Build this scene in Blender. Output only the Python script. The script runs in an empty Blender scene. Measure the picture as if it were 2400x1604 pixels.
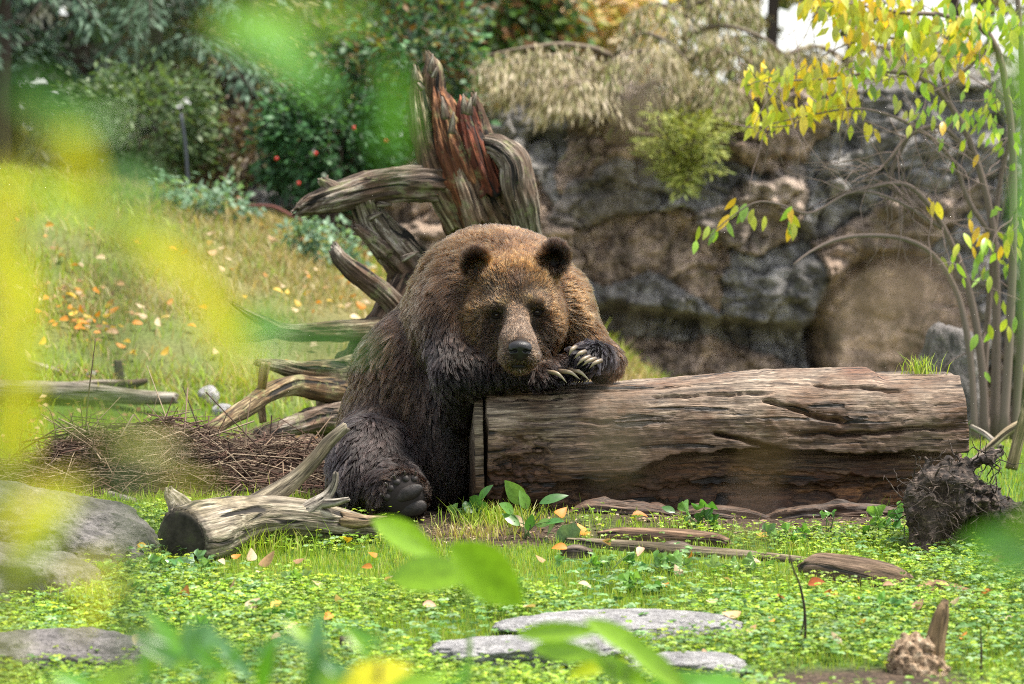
import bpy, math, random
import numpy as np
from mathutils import Vector, Matrix, Quaternion
from mathutils.bvhtree import BVHTree
from mathutils.kdtree import KDTree

# ------------------------------------------------------------------ camera, sky, sun, exposure
scene = bpy.context.scene
DENOISE = False
C = scene.collection
CAM = np.array([0.0, -14.5, 1.35])
FPX = 8990.0                       # focal length in pixels of the 2400 px wide photograph
PITCH = math.atan(419.0 / FPX)     # horizon lies 419 px above the picture centre
cam_data = bpy.data.cameras.new('camera')
cam_data.sensor_width = 36.0
cam_data.lens = 36.0 * FPX / 2400.0
cam_data.clip_start = 0.1
cam_data.clip_end = 2000.0
cam_data.dof.use_dof = True
cam_data.dof.focus_distance = 14.62
cam_data.dof.aperture_fstop = 3.0
cam_data.dof.aperture_blades = 9
cam = bpy.data.objects.new('camera', cam_data)
cam.location = CAM
cam.rotation_euler = (math.radians(90) - PITCH, 0, 0)
C.objects.link(cam)
scene.camera = cam

SUN_EL, SUN_AZ = 68.0, 88.0        # azimuth clockwise from +Y (behind the bear), towards +X
world = bpy.data.worlds.new('World')
scene.world = world
world.use_nodes = True
wt = world.node_tree
wt.nodes.clear()
w_out = wt.nodes.new('ShaderNodeOutputWorld')
w_bg = wt.nodes.new('ShaderNodeBackground')
w_sky = wt.nodes.new('ShaderNodeTexSky')
w_sky.sky_type = 'NISHITA'
w_sky.sun_disc = False
w_sky.sun_elevation = math.radians(SUN_EL)
w_sky.sun_rotation = math.radians(SUN_AZ)
w_sky.dust_density = 1.2
w_sky.air_density = 1.0
w_hs = wt.nodes.new('ShaderNodeHueSaturation')
w_hs.inputs['Saturation'].default_value = 0.32      # thin even cloud: the blue is mostly washed out
wt.links.new(w_sky.outputs[0], w_hs.inputs['Color'])
wt.links.new(w_hs.outputs[0], w_bg.inputs['Color'])
w_bg.inputs['Strength'].default_value = 0.055
wt.links.new(w_bg.outputs[0], w_out.inputs['Surface'])

sun_data = bpy.data.lights.new('sun', 'SUN')
sun_data.energy = 1.5
sun_data.angle = math.radians(14)
sun_data.color = (1.0, 0.93, 0.82)
sun = bpy.data.objects.new('sun', sun_data)
_el, _az = math.radians(SUN_EL), math.radians(SUN_AZ)
_sd = Vector((math.sin(_az) * math.cos(_el), math.cos(_az) * math.cos(_el), math.sin(_el)))
sun.rotation_euler = _sd.to_track_quat('Z', 'Y').to_euler()
sun.location = (5, 0, 12)
C.objects.link(sun)

scene.view_settings.view_transform = 'Standard'
scene.view_settings.look = 'None'
scene.view_settings.gamma = 1.0
scene.view_settings.exposure = 2.68
scene.view_settings.use_curve_mapping = False
scene.render.engine = 'CYCLES'
cy = scene.cycles
cy.use_denoising = DENOISE
cy.filter_width = 1.0
cy.use_adaptive_sampling = False
cy.denoising_prefilter = 'FAST'
cy.max_bounces = 8
cy.diffuse_bounces = 3
cy.glossy_bounces = 3
cy.transmission_bounces = 4
cy.transparent_max_bounces = 8
cy.sample_clamp_indirect = 4.0
try:
    scene.cycles_curves.shape = 'RIBBONS'
except Exception:
    pass

# ------------------------------------------------------------------ helpers
F32 = np.float32
_fw = np.array([0, math.cos(PITCH), -math.sin(PITCH)])
_up = np.array([0, math.sin(PITCH), math.cos(PITCH)])

def ray(px, py):
    return _fw + np.array([1.0, 0, 0]) * ((px - 1200.0) / FPX) + _up * ((802.0 - py) / FPX)

def P(px, py, Y):
    """world point seen at photo pixel (px, py) at depth plane Y"""
    d = ray(px, py)
    return CAM + d * ((Y - CAM[1]) / d[1])

def pxm(Y):
    return FPX / (Y - CAM[1])       # pixels per metre at depth Y

def sstep(a, b, x):
    t = np.clip((x - a) / (b - a), 0, 1)
    return t * t * (3 - 2 * t)

_tab = np.random.RandomState(7).rand(64, 64, 64).astype(F32)

def vnoise(p, seed=0):
    p = np.asarray(p, dtype=np.float64) + seed * 17.137
    i = np.floor(p)
    f = (p - i).astype(F32)
    i = i.astype(np.int64) & 63
    j = (i + 1) & 63
    u = f * f * (3 - 2 * f)
    x0, y0, z0 = i[..., 0], i[..., 1], i[..., 2]
    x1, y1, z1 = j[..., 0], j[..., 1], j[..., 2]
    ux, uy, uz = u[..., 0], u[..., 1], u[..., 2]
    a = _tab[x0, y0, z0] * (1 - ux) + _tab[x1, y0, z0] * ux
    b = _tab[x0, y1, z0] * (1 - ux) + _tab[x1, y1, z0] * ux
    c = _tab[x0, y0, z1] * (1 - ux) + _tab[x1, y0, z1] * ux
    d = _tab[x0, y1, z1] * (1 - ux) + _tab[x1, y1, z1] * ux
    return ((a * (1 - uy) + b * uy) * (1 - uz) + (c * (1 - uy) + d * uy) * uz) * 2 - 1

def fbm(p, octv=4, seed=0, gain=0.5, ridged=False):
    p = np.asarray(p, dtype=np.float64)
    s = np.zeros(p.shape[:-1], dtype=F32)
    a, tot = 1.0, 0.0
    for o in range(octv):
        n = vnoise(p * (2.03 ** o), seed + o * 3)
        if ridged:
            n = 1 - 2 * np.abs(n)
        s += a * n
        tot += a
        a *= gain
    return s / tot

def v3(*a):
    return np.stack(np.broadcast_arrays(*[np.asarray(q, dtype=np.float64) for q in a]), -1)

def norm(v):
    return v / np.maximum(np.linalg.norm(v, axis=-1, keepdims=True), 1e-9)

class SDF:
    def __init__(s, lo, hi, h):
        s.lo = np.array(lo, float)
        s.h = h
        s.n = np.ceil((np.array(hi, float) - s.lo) / h).astype(int) + 1
        s.ax = [(s.lo[a] + h * np.arange(s.n[a])).astype(F32) for a in range(3)]
        s.f = np.full(s.n, 1.0, F32)

    def blk(s, lo, hi):
        sl = []
        for a in range(3):
            i0 = max(0, int((lo[a] - s.lo[a]) / s.h))
            i1 = min(s.n[a], int((hi[a] - s.lo[a]) / s.h) + 2)
            sl.append(slice(i0, max(i0, i1)))
        sl = tuple(sl)
        X = s.ax[0][sl[0]][:, None, None]
        Y = s.ax[1][sl[1]][None, :, None]
        Z = s.ax[2][sl[2]][None, None, :]
        return sl, X, Y, Z

    def put(s, sl, d, k, sub=False):
        f = s.f[sl]
        if sub:
            d = -d
            h = np.maximum(k - np.abs(f - d), 0) / k
            s.f[sl] = np.maximum(f, d) + h * h * k * 0.25
        else:
            h = np.maximum(k - np.abs(f - d), 0) / k
            s.f[sl] = np.minimum(f, d) - h * h * k * 0.25

    def cone(s, a, b, r1, r2, k=0.05, sub=False):
        a, b = np.array(a, float), np.array(b, float)
        m = max(r1, r2) + k + 2 * s.h
        sl, X, Y, Z = s.blk(np.minimum(a, b) - m, np.maximum(a, b) + m)
        ba = b - a
        L = float(ba @ ba) + 1e-12
        t = np.clip(((X - a[0]) * ba[0] + (Y - a[1]) * ba[1] + (Z - a[2]) * ba[2]) / L, 0, 1)
        d = np.sqrt((X - a[0] - t * ba[0]) ** 2 + (Y - a[1] - t * ba[1]) ** 2 + (Z - a[2] - t * ba[2]) ** 2) - (r1 + (r2 - r1) * t)
        s.put(sl, d.astype(F32), k, sub)

    def ell(s, c, r, k=0.05, sub=False, rot=None):
        c, r = np.array(c, float), np.array(r, float)
        m = max(r) + k + 2 * s.h
        sl, X, Y, Z = s.blk(c - m, c + m)
        X, Y, Z = np.broadcast_arrays(X - c[0], Y - c[1], Z - c[2])
        if rot is not None:
            R = np.array(rot)
            X, Y, Z = (R[0, a] * X + R[1, a] * Y + R[2, a] * Z for a in range(3))
        X, Y, Z = X / r[0], Y / r[1], Z / r[2]
        k0 = np.sqrt(X * X + Y * Y + Z * Z)
        k1 = np.sqrt((X / r[0]) ** 2 + (Y / r[1]) ** 2 + (Z / r[2]) ** 2) + 1e-6
        s.put(sl, (k0 * (k0 - 1) / k1).astype(F32), k, sub)

    def rough(s, fn, band=0.08):
        m = np.abs(s.f) < band
        I = np.argwhere(m)
        p = s.lo + I * s.h
        s.f[m] += fn(p).astype(F32)

    def mesh(s):
        f, h = s.f, s.h
        c = f < 0
        nx, ny, nz = f.shape
        cnt = np.zeros((nx - 1, ny - 1, nz - 1), np.int8)
        for dx in (0, 1):
            for dy in (0, 1):
                for dz in (0, 1):
                    cnt += c[dx:nx - 1 + dx, dy:ny - 1 + dy, dz:nz - 1 + dz]
        act = (cnt > 0) & (cnt < 8)
        I = np.argwhere(act)
        idx = np.full(act.shape, -1, np.int64)
        idx[act] = np.arange(len(I))
        acc = np.zeros((len(I), 3))
        num = np.zeros(len(I))
        cor = [(0, 0, 0), (1, 0, 0), (0, 1, 0), (1, 1, 0), (0, 0, 1), (1, 0, 1), (0, 1, 1), (1, 1, 1)]
        val = [f[I[:, 0] + q[0], I[:, 1] + q[1], I[:, 2] + q[2]] for q in cor]
        for a in range(8):
            for ax in range(3):
                b = a ^ (1 << ax)
                if b < a:
                    continue
                va, vb = val[a], val[b]
                m = (va < 0) != (vb < 0)
                t = np.where(m, va / np.where(m, va - vb, 1), 0)
                pt = np.array(cor[a], float)[None] + t[:, None] * (np.array(cor[b], float) - np.array(cor[a], float))[None]
                acc += pt * m[:, None]
                num += m
        V = s.lo + (I + acc / num[:, None]) * h
        F = []
        for ax in range(3):
            A = np.take(c, np.arange(f.shape[ax] - 1), ax)
            B = np.take(c, np.arange(1, f.shape[ax]), ax)
            for flip, M in ((0, A & ~B), (1, ~A & B)):
                E = np.argwhere(M)
                u, w = [(1, 2), (2, 0), (0, 1)][ax]
                ok = (E[:, u] > 0) & (E[:, w] > 0) & (E[:, u] < f.shape[u] - 1) & (E[:, w] < f.shape[w] - 1)
                E = E[ok]
                q = []
                for du, dw in ((-1, -1), (0, -1), (0, 0), (-1, 0)):
                    e = E.copy()
                    e[:, u] += du
                    e[:, w] += dw
                    q.append(idx[e[:, 0], e[:, 1], e[:, 2]])
                q = np.stack(q, 1)
                F.append(q[:, ::-1] if flip else q)
        return V, np.concatenate(F)

def new_mesh(name, V, F, mat=None, smooth=True, col=None, vec=None, counts=None):
    """F: (n,4)/(n,3) array, or flat index list with per-face counts"""
    me = bpy.data.meshes.new(name)
    V = np.asarray(V, dtype=F32)
    me.vertices.add(len(V))
    me.vertices.foreach_set('co', V.ravel())
    if counts is None:
        F = np.asarray(F, dtype=np.int32)
        counts = np.full(len(F), F.shape[1], np.int32)
        F = F.ravel()
    F = np.asarray(F, np.int32)
    me.loops.add(len(F))
    me.loops.foreach_set('vertex_index', F)
    me.polygons.add(len(counts))
    st = np.concatenate([[0], np.cumsum(counts)[:-1]]).astype(np.int32)
    me.polygons.foreach_set('loop_start', st)
    if smooth:
        me.polygons.foreach_set('use_smooth', np.ones(len(counts), bool))
    if col is not None:
        a = me.attributes.new('Col', 'FLOAT_COLOR', 'POINT')
        c4 = np.ones((len(V), 4), F32)
        c4[:, :3] = col
        a.data.foreach_set('color', c4.ravel())
    if vec is not None:
        a = me.attributes.new('wc', 'FLOAT_VECTOR', 'POINT')
        a.data.foreach_set('vector', np.asarray(vec, F32).ravel())
    me.update(calc_edges=True)
    if mat is not None:
        me.materials.append(mat)
    return me

def link(name, data, parent=None, loc=None, rot=None, scale=None):
    o = bpy.data.objects.new(name, data)
    C.objects.link(o)
    if parent is not None:
        o.parent = parent
    if loc is not None:
        o.location = loc
    if rot is not None:
        o.rotation_euler = rot
    if scale is not None:
        o.scale = (scale,) * 3 if np.isscalar(scale) else scale
    return o

def tag(o, label, cat, group=None):
    o['label'] = label
    o['category'] = cat
    if group:
        o['group'] = group
    return o

def thing(name, label, cat, loc=(0, 0, 0), group=None):
    o = bpy.data.objects.new(name, None)
    o.empty_display_size = 0.1
    C.objects.link(o)
    o.location = [float(q) for q in loc]
    return tag(o, label, cat, group)

def obj(name, V, F, mat, parent=None, origin=None, **kw):
    """mesh object; V in world space. origin: where the object origin goes (parent's location if it has one)"""
    if origin is None:
        if parent is not None:
            origin = np.array(parent_origin(parent))
        else:
            V = np.asarray(V)
            origin = np.array([V[:, 0].mean(), V[:, 1].mean(), V[:, 2].min()])
    o = link(name, new_mesh(name, np.asarray(V) - origin, F, mat, **kw), parent)
    if parent is None:
        o.location = origin
    return o

def parent_origin(p):
    o = np.zeros(3)
    while p is not None:
        o = o + np.array(p.location)
        p = p.parent
    return o

def tri_normals(V, F):
    n = np.zeros_like(V)
    a = V[F[:, 0]]
    fn = np.cross(V[F[:, 2]] - a, V[F[:, -1]] - V[F[:, 1]])
    if F.shape[1] == 3:
        fn = np.cross(V[F[:, 1]] - a, V[F[:, 2]] - a)
    for q in range(F.shape[1]):
        np.add.at(n, F[:, q], fn)
    return norm(n)

def frames(pts):
    """tangents and two stable normals along a polyline"""
    pts = np.asarray(pts, float)
    t = norm(np.gradient(pts, axis=0))
    ref = np.array([0, 0, 1.0]) if abs(t[0][2]) < 0.9 else np.array([1.0, 0, 0])
    n = np.zeros_like(t)
    b = np.zeros_like(t)
    u = norm(np.cross(t[0], ref))
    for i in range(len(t)):
        u = norm(u - t[i] * (u @ t[i]))
        n[i] = u
        b[i] = np.cross(t[i], u)
    return t, n, b

def smooth_line(pts, n):
    """Catmull-Rom resample; pts may carry extra columns (radius)"""
    p = np.asarray(pts, float)
    if len(p) == 2:
        return p[0] + (p[1] - p[0]) * np.linspace(0, 1, n)[:, None]
    q = np.vstack([2 * p[0] - p[1], p, 2 * p[-1] - p[-2]])
    u = np.linspace(0, len(p) - 1 - 1e-6, n)
    i = u.astype(int)
    t = (u - i)[:, None]
    a, b, c, d = q[i], q[i + 1], q[i + 2], q[i + 3]
    return 0.5 * (2 * b + (c - a) * t + (2 * a - 5 * b + 4 * c - d) * t ** 2 + (3 * b - a - 3 * c + d) * t ** 3)

def tubes(lines, seg=6):
    """lines: list of (pts (n,3), radii (n)); returns V, F, with closed tips"""
    Vs, Fs, o = [], [], 0
    th = np.linspace(0, 2 * math.pi, seg, endpoint=False)
    for pts, rad in lines:
        pts = np.asarray(pts, float)
        rad = np.broadcast_to(np.asarray(rad, float), (len(pts),))
        t, n, b = frames(pts)
        ring = pts[:, None] + rad[:, None, None] * (np.cos(th)[None, :, None] * n[:, None] + np.sin(th)[None, :, None] * b[:, None])
        m = len(pts)
        V = np.vstack([ring.reshape(-1, 3), pts[0] - t[0] * rad[0] * 0.3, pts[-1] + t[-1] * rad[-1] * 0.6])
        i = np.arange(m - 1)[:, None] * seg
        j = np.arange(seg)[None]
        k = (j + 1) % seg
        F = np.stack([i + j, i + k, i + seg + k, i + seg + j], -1).reshape(-1, 4)
        e = m * seg
        jj = np.arange(seg)
        cap0 = np.stack([np.full(seg, e), (jj + 1) % seg, jj, jj], -1)
        cap1 = np.stack([np.full(seg, e + 1), (m - 1) * seg + jj, (m - 1) * seg + (jj + 1) % seg, (m - 1) * seg + (jj + 1) % seg], -1)
        Vs.append(V)
        Fs.append([F + o, cap0[:, :3] + o, cap1[:, :3] + o])
        o += len(V)
    quads = np.concatenate([f[0] for f in Fs])
    tris = np.concatenate([np.concatenate(f[1:]) for f in Fs])
    flat = np.concatenate([quads.ravel(), tris.ravel()])
    counts = np.concatenate([np.full(len(quads), 4), np.full(len(tris), 3)]).astype(np.int32)
    return np.concatenate(Vs), flat, counts

def wood_tube(pts, seg=48, step=0.012, seed=0, grain=0.10, lump=0.10, knots=0.0, squash=None, rfun=None, end=0.25, tint=None):
    """rough weathered wood: pts rows (x,y,z,r). Returns V, F(flat), counts, wood coords, colour"""
    pts = np.asarray(pts, float)
    L = np.sum(np.linalg.norm(np.diff(pts[:, :3], axis=0), axis=1))
    m = max(8, int(L / step))
    q = smooth_line(pts, m)
    c, r = q[:, :3], np.maximum(q[:, 3], 0.002)
    s = np.concatenate([[0], np.cumsum(np.linalg.norm(np.diff(c, axis=0), axis=1))])
    t, n, b = frames(c)
    th = np.linspace(0, 2 * math.pi, seg, endpoint=False)
    S, T = np.meshgrid(s, th, indexing='ij')
    R = np.repeat(r[:, None], seg, 1)
    rm = float(r.mean())
    cs, sn = np.cos(T), np.sin(T)
    g1 = fbm(v3(S * 2.0 / max(rm, .03) * .10, cs * 2.6, sn * 2.6), 3, seed, ridged=True)
    g2 = fbm(v3(S * 6.0, cs * 7, sn * 7), 3, seed + 11)
    l1 = fbm(v3(S * 5.0, cs * .9, sn * .9), 2, seed + 23)
    g3 = fbm(v3(S * 3.0 + l1 * .3, cs * 8.5, sn * 8.5), 3, seed + 13, ridged=True)
    RR = R * (1 + grain * .7 * g1 + grain * .5 * g2 + grain * .55 * g3 + lump * l1)
    if knots:
        k1 = np.maximum(0, fbm(v3(S * 9, cs * 2, sn * 2), 2, seed + 31) - .25)
        RR = RR + R * knots * k1 * 2
    if rfun is not None:
        RR = rfun(S, T, RR, s[-1])
    # ragged ends: slide the end rings along the axis by angle
    sx = 1.0 if squash is None else squash
    slide = np.zeros_like(S)
    e0 = np.exp(-S / (rm * 1.2))
    e1 = np.exp(-(s[-1] - S) / (rm * 1.2))
    rag = fbm(v3(cs * 2.2, sn * 2.2, np.zeros_like(S)), 3, seed + 41)
    rag2 = fbm(v3(cs * 2.2, sn * 2.2, np.ones_like(S) * 5), 3, seed + 43)
    slide += end * rm * 2 * (e0 * rag + e1 * rag2)
    V = c[:, None] + RR[..., None] * (cs[..., None] * n[:, None] * sx + sn[..., None] * b[:, None]) + slide[..., None] * t[:, None]
    wc = v3(S, RR * cs, RR * sn)
    col = np.ones((m, seg, 3)) if tint is None else tint(S, T, s[-1])
    Vf = V.reshape(-1, 3)
    caps, capwc, capc = [], [], []
    for e, sg in ((0, -1), (m - 1, 1)):
        for fr in (.6, .25):
            ringc = c[e] + (V[e] - c[e]) * fr
            rg = fbm(v3(cs[e] * 3 * fr, sn[e] * 3 * fr, np.full(seg, e + fr * 3)), 3, seed + 51)
            ringc = ringc + t[e] * (rg * rm * end * 1.6)[:, None]
            caps.append(ringc)
            capwc.append(wc[e] * np.array([1, fr, fr]))
            capc.append(col[e] * .8)
        caps.append(c[e][None] + t[e][None] * 0)
        capwc.append(np.array([[s[e], 0, 0]]))
        capc.append(col[e][:1] * .8)
    Vall = np.vstack([Vf] + caps)
    wcall = np.vstack([wc.reshape(-1, 3)] + capwc)
    call = np.vstack([col.reshape(-1, 3)] + capc)
    i = np.arange(m - 1)[:, None] * seg
    j = np.arange(seg)[None]
    k = (j + 1) % seg
    Q = [np.stack([i + j, i + k, i + seg + k, i + seg + j], -1).reshape(-1, 4)]
    Tt = []
    base = m * seg
    jj = np.arange(seg)
    kk = (jj + 1) % seg
    for e, off in ((0, base), (1, base + 2 * seg + 1)):
        r0 = jj * 0 + (0 if e == 0 else (m - 1) * seg)
        rings = [(r0 + jj, r0 + kk), (off + jj, off + kk), (off + seg + jj, off + seg + kk)]
        for (a1, a2), (b1, b2) in zip(rings[:-1], rings[1:]):
            q4 = np.stack([a1, b1, b2, a2], -1)
            Q.append(q4 if e == 0 else q4[:, ::-1])
        cc = np.full(seg, off + 2 * seg)
        t3 = np.stack([rings[2][0], cc, rings[2][1]], -1)
        Tt.append(t3 if e == 0 else t3[:, ::-1])
    Q = np.concatenate(Q)
    Tt = np.concatenate(Tt)
    flat = np.concatenate([Q.ravel(), Tt.ravel()])
    counts = np.concatenate([np.full(len(Q), 4), np.full(len(Tt), 3)]).astype(np.int32)
    return Vall, flat, counts, wcall, call

def wood(name, pts, mat, parent=None, **kw):
    V, F, cn, wc, col = wood_tube(pts, **kw)
    return obj(name, V, F, mat, parent, counts=cn, vec=wc, col=col)

def pxline(rows):
    """rows (px, py, Y, radius_px) -> world rows with radius in metres"""
    return np.array([list(P(a, b, Y)) + [r / pxm(Y)] for a, b, Y, r in rows])

# ------------------------------------------------------------------ material helpers
class MB:
    def __init__(s, name):
        s.m = bpy.data.materials.new(name)
        s.m.use_nodes = True
        s.t = s.m.node_tree
        s.t.nodes.clear()
        s.out = s.t.nodes.new('ShaderNodeOutputMaterial')

    def n(s, typ, **kw):
        o = s.t.nodes.new('ShaderNode' + typ)
        for k, v in kw.items():
            setattr(o, k, v)
        return o

    def l(s, a, b):
        s.t.links.new(a, b)

    def val(s, node, **kw):
        for k, v in kw.items():
            node.inputs[k.replace('_', ' ')].default_value = v
        return node

    def noise(s, vec=None, scale=5.0, detail=4.0, rough=0.55, dist=0.0):
        o = s.n('TexNoise')
        s.val(o, Scale=scale, Detail=detail, Roughness=rough, Distortion=dist)
        if vec is not None:
            s.l(vec, o.inputs['Vector'])
        return o.outputs[0]

    def mapping(s, vec, scale):
        o = s.n('Mapping')
        o.inputs['Scale'].default_value = scale
        s.l(vec, o.inputs['Vector'])
        return o.outputs[0]

    def ramp(s, fac, stops):
        o = s.n('ValToRGB')
        cr = o.color_ramp
        while len(cr.elements) > 1:
            cr.elements.remove(cr.elements[-1])
        for i, (p, c) in enumerate(stops):
            e = cr.elements[0] if i == 0 else cr.elements.new(p)
            e.position = p
            e.color = (c[0], c[1], c[2], 1) if not np.isscalar(c) else (c, c, c, 1)
        s.l(fac, o.inputs[0])
        return o.outputs[0]

    def mix(s, a, b, fac, mode='MIX'):
        o = s.n('Mix', data_type='RGBA', blend_type=mode)
        for k, x in ((6, a), (7, b), (0, fac)):
            sock = o.inputs[k]
            if isinstance(x, (int, float)):
                sock.default_value = x if k == 0 else (x, x, x, 1)
            elif isinstance(x, tuple):
                sock.default_value = (x[0], x[1], x[2], 1)
            else:
                s.l(x, sock)
        return o.outputs[2]

    def math(s, op, a, b=0.0, clamp=False):
        o = s.n('Math', operation=op, use_clamp=clamp)
        for sock, x in ((o.inputs[0], a), (o.inputs[1], b)):
            if isinstance(x, (int, float)):
                sock.default_value = x
            else:
                s.l(x, sock)
        return o.outputs[0]

    def attr(s, name):
        return s.n('Attribute', attribute_name=name)

    def bump(s, h, strength=0.4, dist=0.01, nrm=None):
        o = s.n('Bump')
        s.val(o, Strength=strength, Distance=dist)
        s.l(h, o.inputs['Height'])
        if nrm is not None:
            s.l(nrm, o.inputs['Normal'])
        return o.outputs[0]

    def principled(s, col, rough=0.6, spec=0.5, nrm=None):
        o = s.n('BsdfPrincipled')
        for nm, x in (('Base Color', col), ('Roughness', rough), ('Specular IOR Level', spec)):
            if isinstance(x, (int, float)):
                o.inputs[nm].default_value = x
            elif isinstance(x, tuple):
                o.inputs[nm].default_value = (x[0], x[1], x[2], 1)
            else:
                s.l(x, o.inputs[nm])
        if nrm is not None:
            s.l(nrm, o.inputs['Normal'])
        s.l(o.outputs[0], s.out.inputs['Surface'])
        return o

def wood_mat(name, dark, mid, light, second=None, grain=1.0, rough=0.75, bump=0.5, lichen=0.0):
    b = MB(name)
    wc = b.attr('wc').outputs['Vector']
    tint = b.attr('Col').outputs['Color']
    g = b.noise(b.mapping(wc, (4.0 * grain, 70 * grain, 70 * grain)), 1.0, 6, .65, .3)
    fine = b.noise(b.mapping(wc, (14.0 * grain, 240 * grain, 240 * grain)), 1.0, 4, .6)
    c = b.ramp(g, [(.36, dark), (.49, mid), (.64, light)])
    if second is not None:
        big = b.ramp(b.noise(wc, 4.5, 4, .6), [(.40, 0.0), (.62, 1.0)])
        c2 = b.ramp(g, [(.36, tuple(x * .4 for x in second)), (.52, second), (.66, tuple(min(1, x * 1.7) for x in second))])
        c = b.mix(c, c2, big)
    c = b.mix(c, b.ramp(fine, [(.36, .40), (.58, 1.15)]), .75, 'MULTIPLY')
    c = b.mix(c, tint, 1.0, 'MULTIPLY')
    crack = b.ramp(b.noise(b.mapping(wc, (2.2 * grain, 26 * grain, 26 * grain)), 1.0, 3, .5, .8), [(.34, 0.0), (.41, 1.0)])
    c = b.mix((dark[0] * .3, dark[1] * .3, dark[2] * .3), c, crack)
    if lichen:
        lf = b.ramp(b.noise(wc, 13.0, 5, .7), [(.56, 0.0), (.66, lichen)])
        c = b.mix(c, (.20, .22, .09), lf)
    h = b.math('ADD', b.math('MULTIPLY', g, .7), b.math('ADD', b.math('MULTIPLY', fine, .3), b.math('MULTIPLY', crack, .8)))
    b.principled(c, rough, .35, b.bump(h, bump, .012))
    return b.m

def leaf_mat(name, rough=0.45, trans=0.4, objcol=False, spec=0.4, vein=True):
    b = MB(name)
    col = b.n('ObjectInfo').outputs['Color'] if objcol else b.attr('Col').outputs['Color']
    if objcol:
        tc = b.n('TexCoord').outputs['Object']
        nz = b.ramp(b.noise(tc, 9.0, 4, .6), [(.3, .65), (.7, 1.2)])
        col = b.mix(col, nz, .8, 'MULTIPLY')
    p = b.principled(col, rough, spec)
    t = b.n('BsdfTranslucent')
    b.l(b.mix(col, (1.3, 1.25, .6), 1.0, 'MULTIPLY'), t.inputs['Color'])
    m = b.n('MixShader')
    m.inputs[0].default_value = trans
    b.l(p.outputs[0], m.inputs[1])
    b.l(t.outputs[0], m.inputs[2])
    b.l(m.outputs[0], b.out.inputs['Surface'])
    return b.m

def leaf_cloud(pos, axis, nrm, length, width, col, fold=0.15):
    """many small leaves as one mesh: V, F, colours"""
    pos, axis = np.asarray(pos, float), norm(np.asarray(axis, float))
    side = norm(np.cross(axis, nrm))
    up = np.cross(side, axis)
    length = np.broadcast_to(np.asarray(length, float), (len(pos),))[:, None]
    width = np.broadcast_to(np.asarray(width, float), (len(pos),))[:, None]
    b0 = pos
    tip = pos + axis * length - up * length * .18
    mid = pos + axis * length * .45 - up * fold * width
    l_ = pos + axis * length * .42 + side * width * .5
    r_ = pos + axis * length * .42 - side * width * .5
    V = np.stack([b0, l_, r_, tip, mid], 1).reshape(-1, 3)
    i = np.arange(len(pos))[:, None] * 5
    F = np.concatenate([i + np.array([[0, 2, 4]]), i + np.array([[0, 4, 1]]), i + np.array([[4, 2, 3]]), i + np.array([[1, 4, 3]])])
    cc = np.repeat(np.asarray(col, float), 5, 0)
    return V, F, cc

def rand_dirs(rng, n):
    return norm(rng.normal(size=(n, 3)))

FUR_N = 210000
# ------------------------------------------------------------------ terrain height
_cx = [-60, -8, -3.14, -2.35, -1.83, -1.31, -.785, -.2, .4, .9, 1.6, 60]
_cz = [1.6, 1.5, 1.25, 1.20, 1.07, .93, .68, .5, .36, -.02, -.36, -.36]

def G(x, y, bumps=True):
    x, y = np.asarray(x, float), np.asarray(y, float)
    front = np.where(y < 0, -.6 * (1 - np.exp(np.minimum(y, 0) / 5)), 0)
    crest = np.interp(x, _cx, _cz)
    z = front + crest * sstep(3.0, 9.0, y) - np.clip(y - 9.5, 0, 60) * .03
    if bumps:
        fade = np.clip(1.5 - (np.abs(x) + np.abs(y)) / 30, 0, 1)
        z = z + fade * .03 * fbm(v3(x * 1.3, y * 1.3, 0 * x), 3, 5) * (1 + .8 * sstep(3, 6, y))
    return z

def Gz(x, y):
    return float(G(np.array([x]), np.array([y]))[0])

def on_ground(px, py):
    """where the photo ray through a pixel meets the terrain"""
    d = ray(px, py)
    t = np.linspace(4, 60, 6000)
    p = CAM[None] + d[None] * t[:, None]
    below = p[:, 2] < G(p[:, 0], p[:, 1])
    i = int(np.argmax(below)) if below.any() else len(t) - 1
    return p[i]
# ------------------------------------------------------------------ ground sheet
def graded(lo, hi, step, far, g=1.35):
    a = list(np.arange(lo, hi + 1e-6, step))
    d, x = step, hi
    while x < far:
        d *= g
        x += d
        a.append(x)
    d, x = step, lo
    pre = []
    while x > -far:
        d *= g
        x -= d
        pre.append(x)
    return np.array(pre[::-1] + a)

def soil_zone(x, y):
    """0 = bare soil, 1 = green cover"""
    n = fbm(v3(x * 2.2, y * 2.2, 0 * x), 3, 61)
    m = np.ones_like(x)
    def hole(cx, cy, rx, ry, soft=.5, amp=.45):
        nonlocal m
        d = np.sqrt(((x - cx) / rx) ** 2 + ((y - cy) / ry) ** 2) + n * amp
        m = m * sstep(1 - soft, 1 + soft * .4, d)
    hole(-.25, .45, .62, .75)            # under the bear
    hole(.02, -.28, .60, .27)             # trodden strip in front of bear and log
    hole(.85, .1, 1.15, .42)             # under the log front
    hole(-1.35, 1.35, 1.05, .62)         # mulch heap
    hole(-1.3, 3.1, 1.5, .45)            # path strip
    hole(-.7, 3.4, .9, .9)               # beneath the uprooted stump
    hole(1.15, -2.75, .42, .3)
    hole(2.2, -.4, .5, .3)
    return np.clip(m, 0, 1)

def dry_zone(x, y):
    """dry straw-coloured turf on the hillside"""
    n = fbm(v3(x * 1.1, y * 1.1, 0 * x), 3, 71)
    return sstep(3.6, 5.6, y) * np.clip(.62 + .9 * n + .22 * np.clip((x + 1.9) * 1.0, -1, 1.2), 0, 1)

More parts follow.
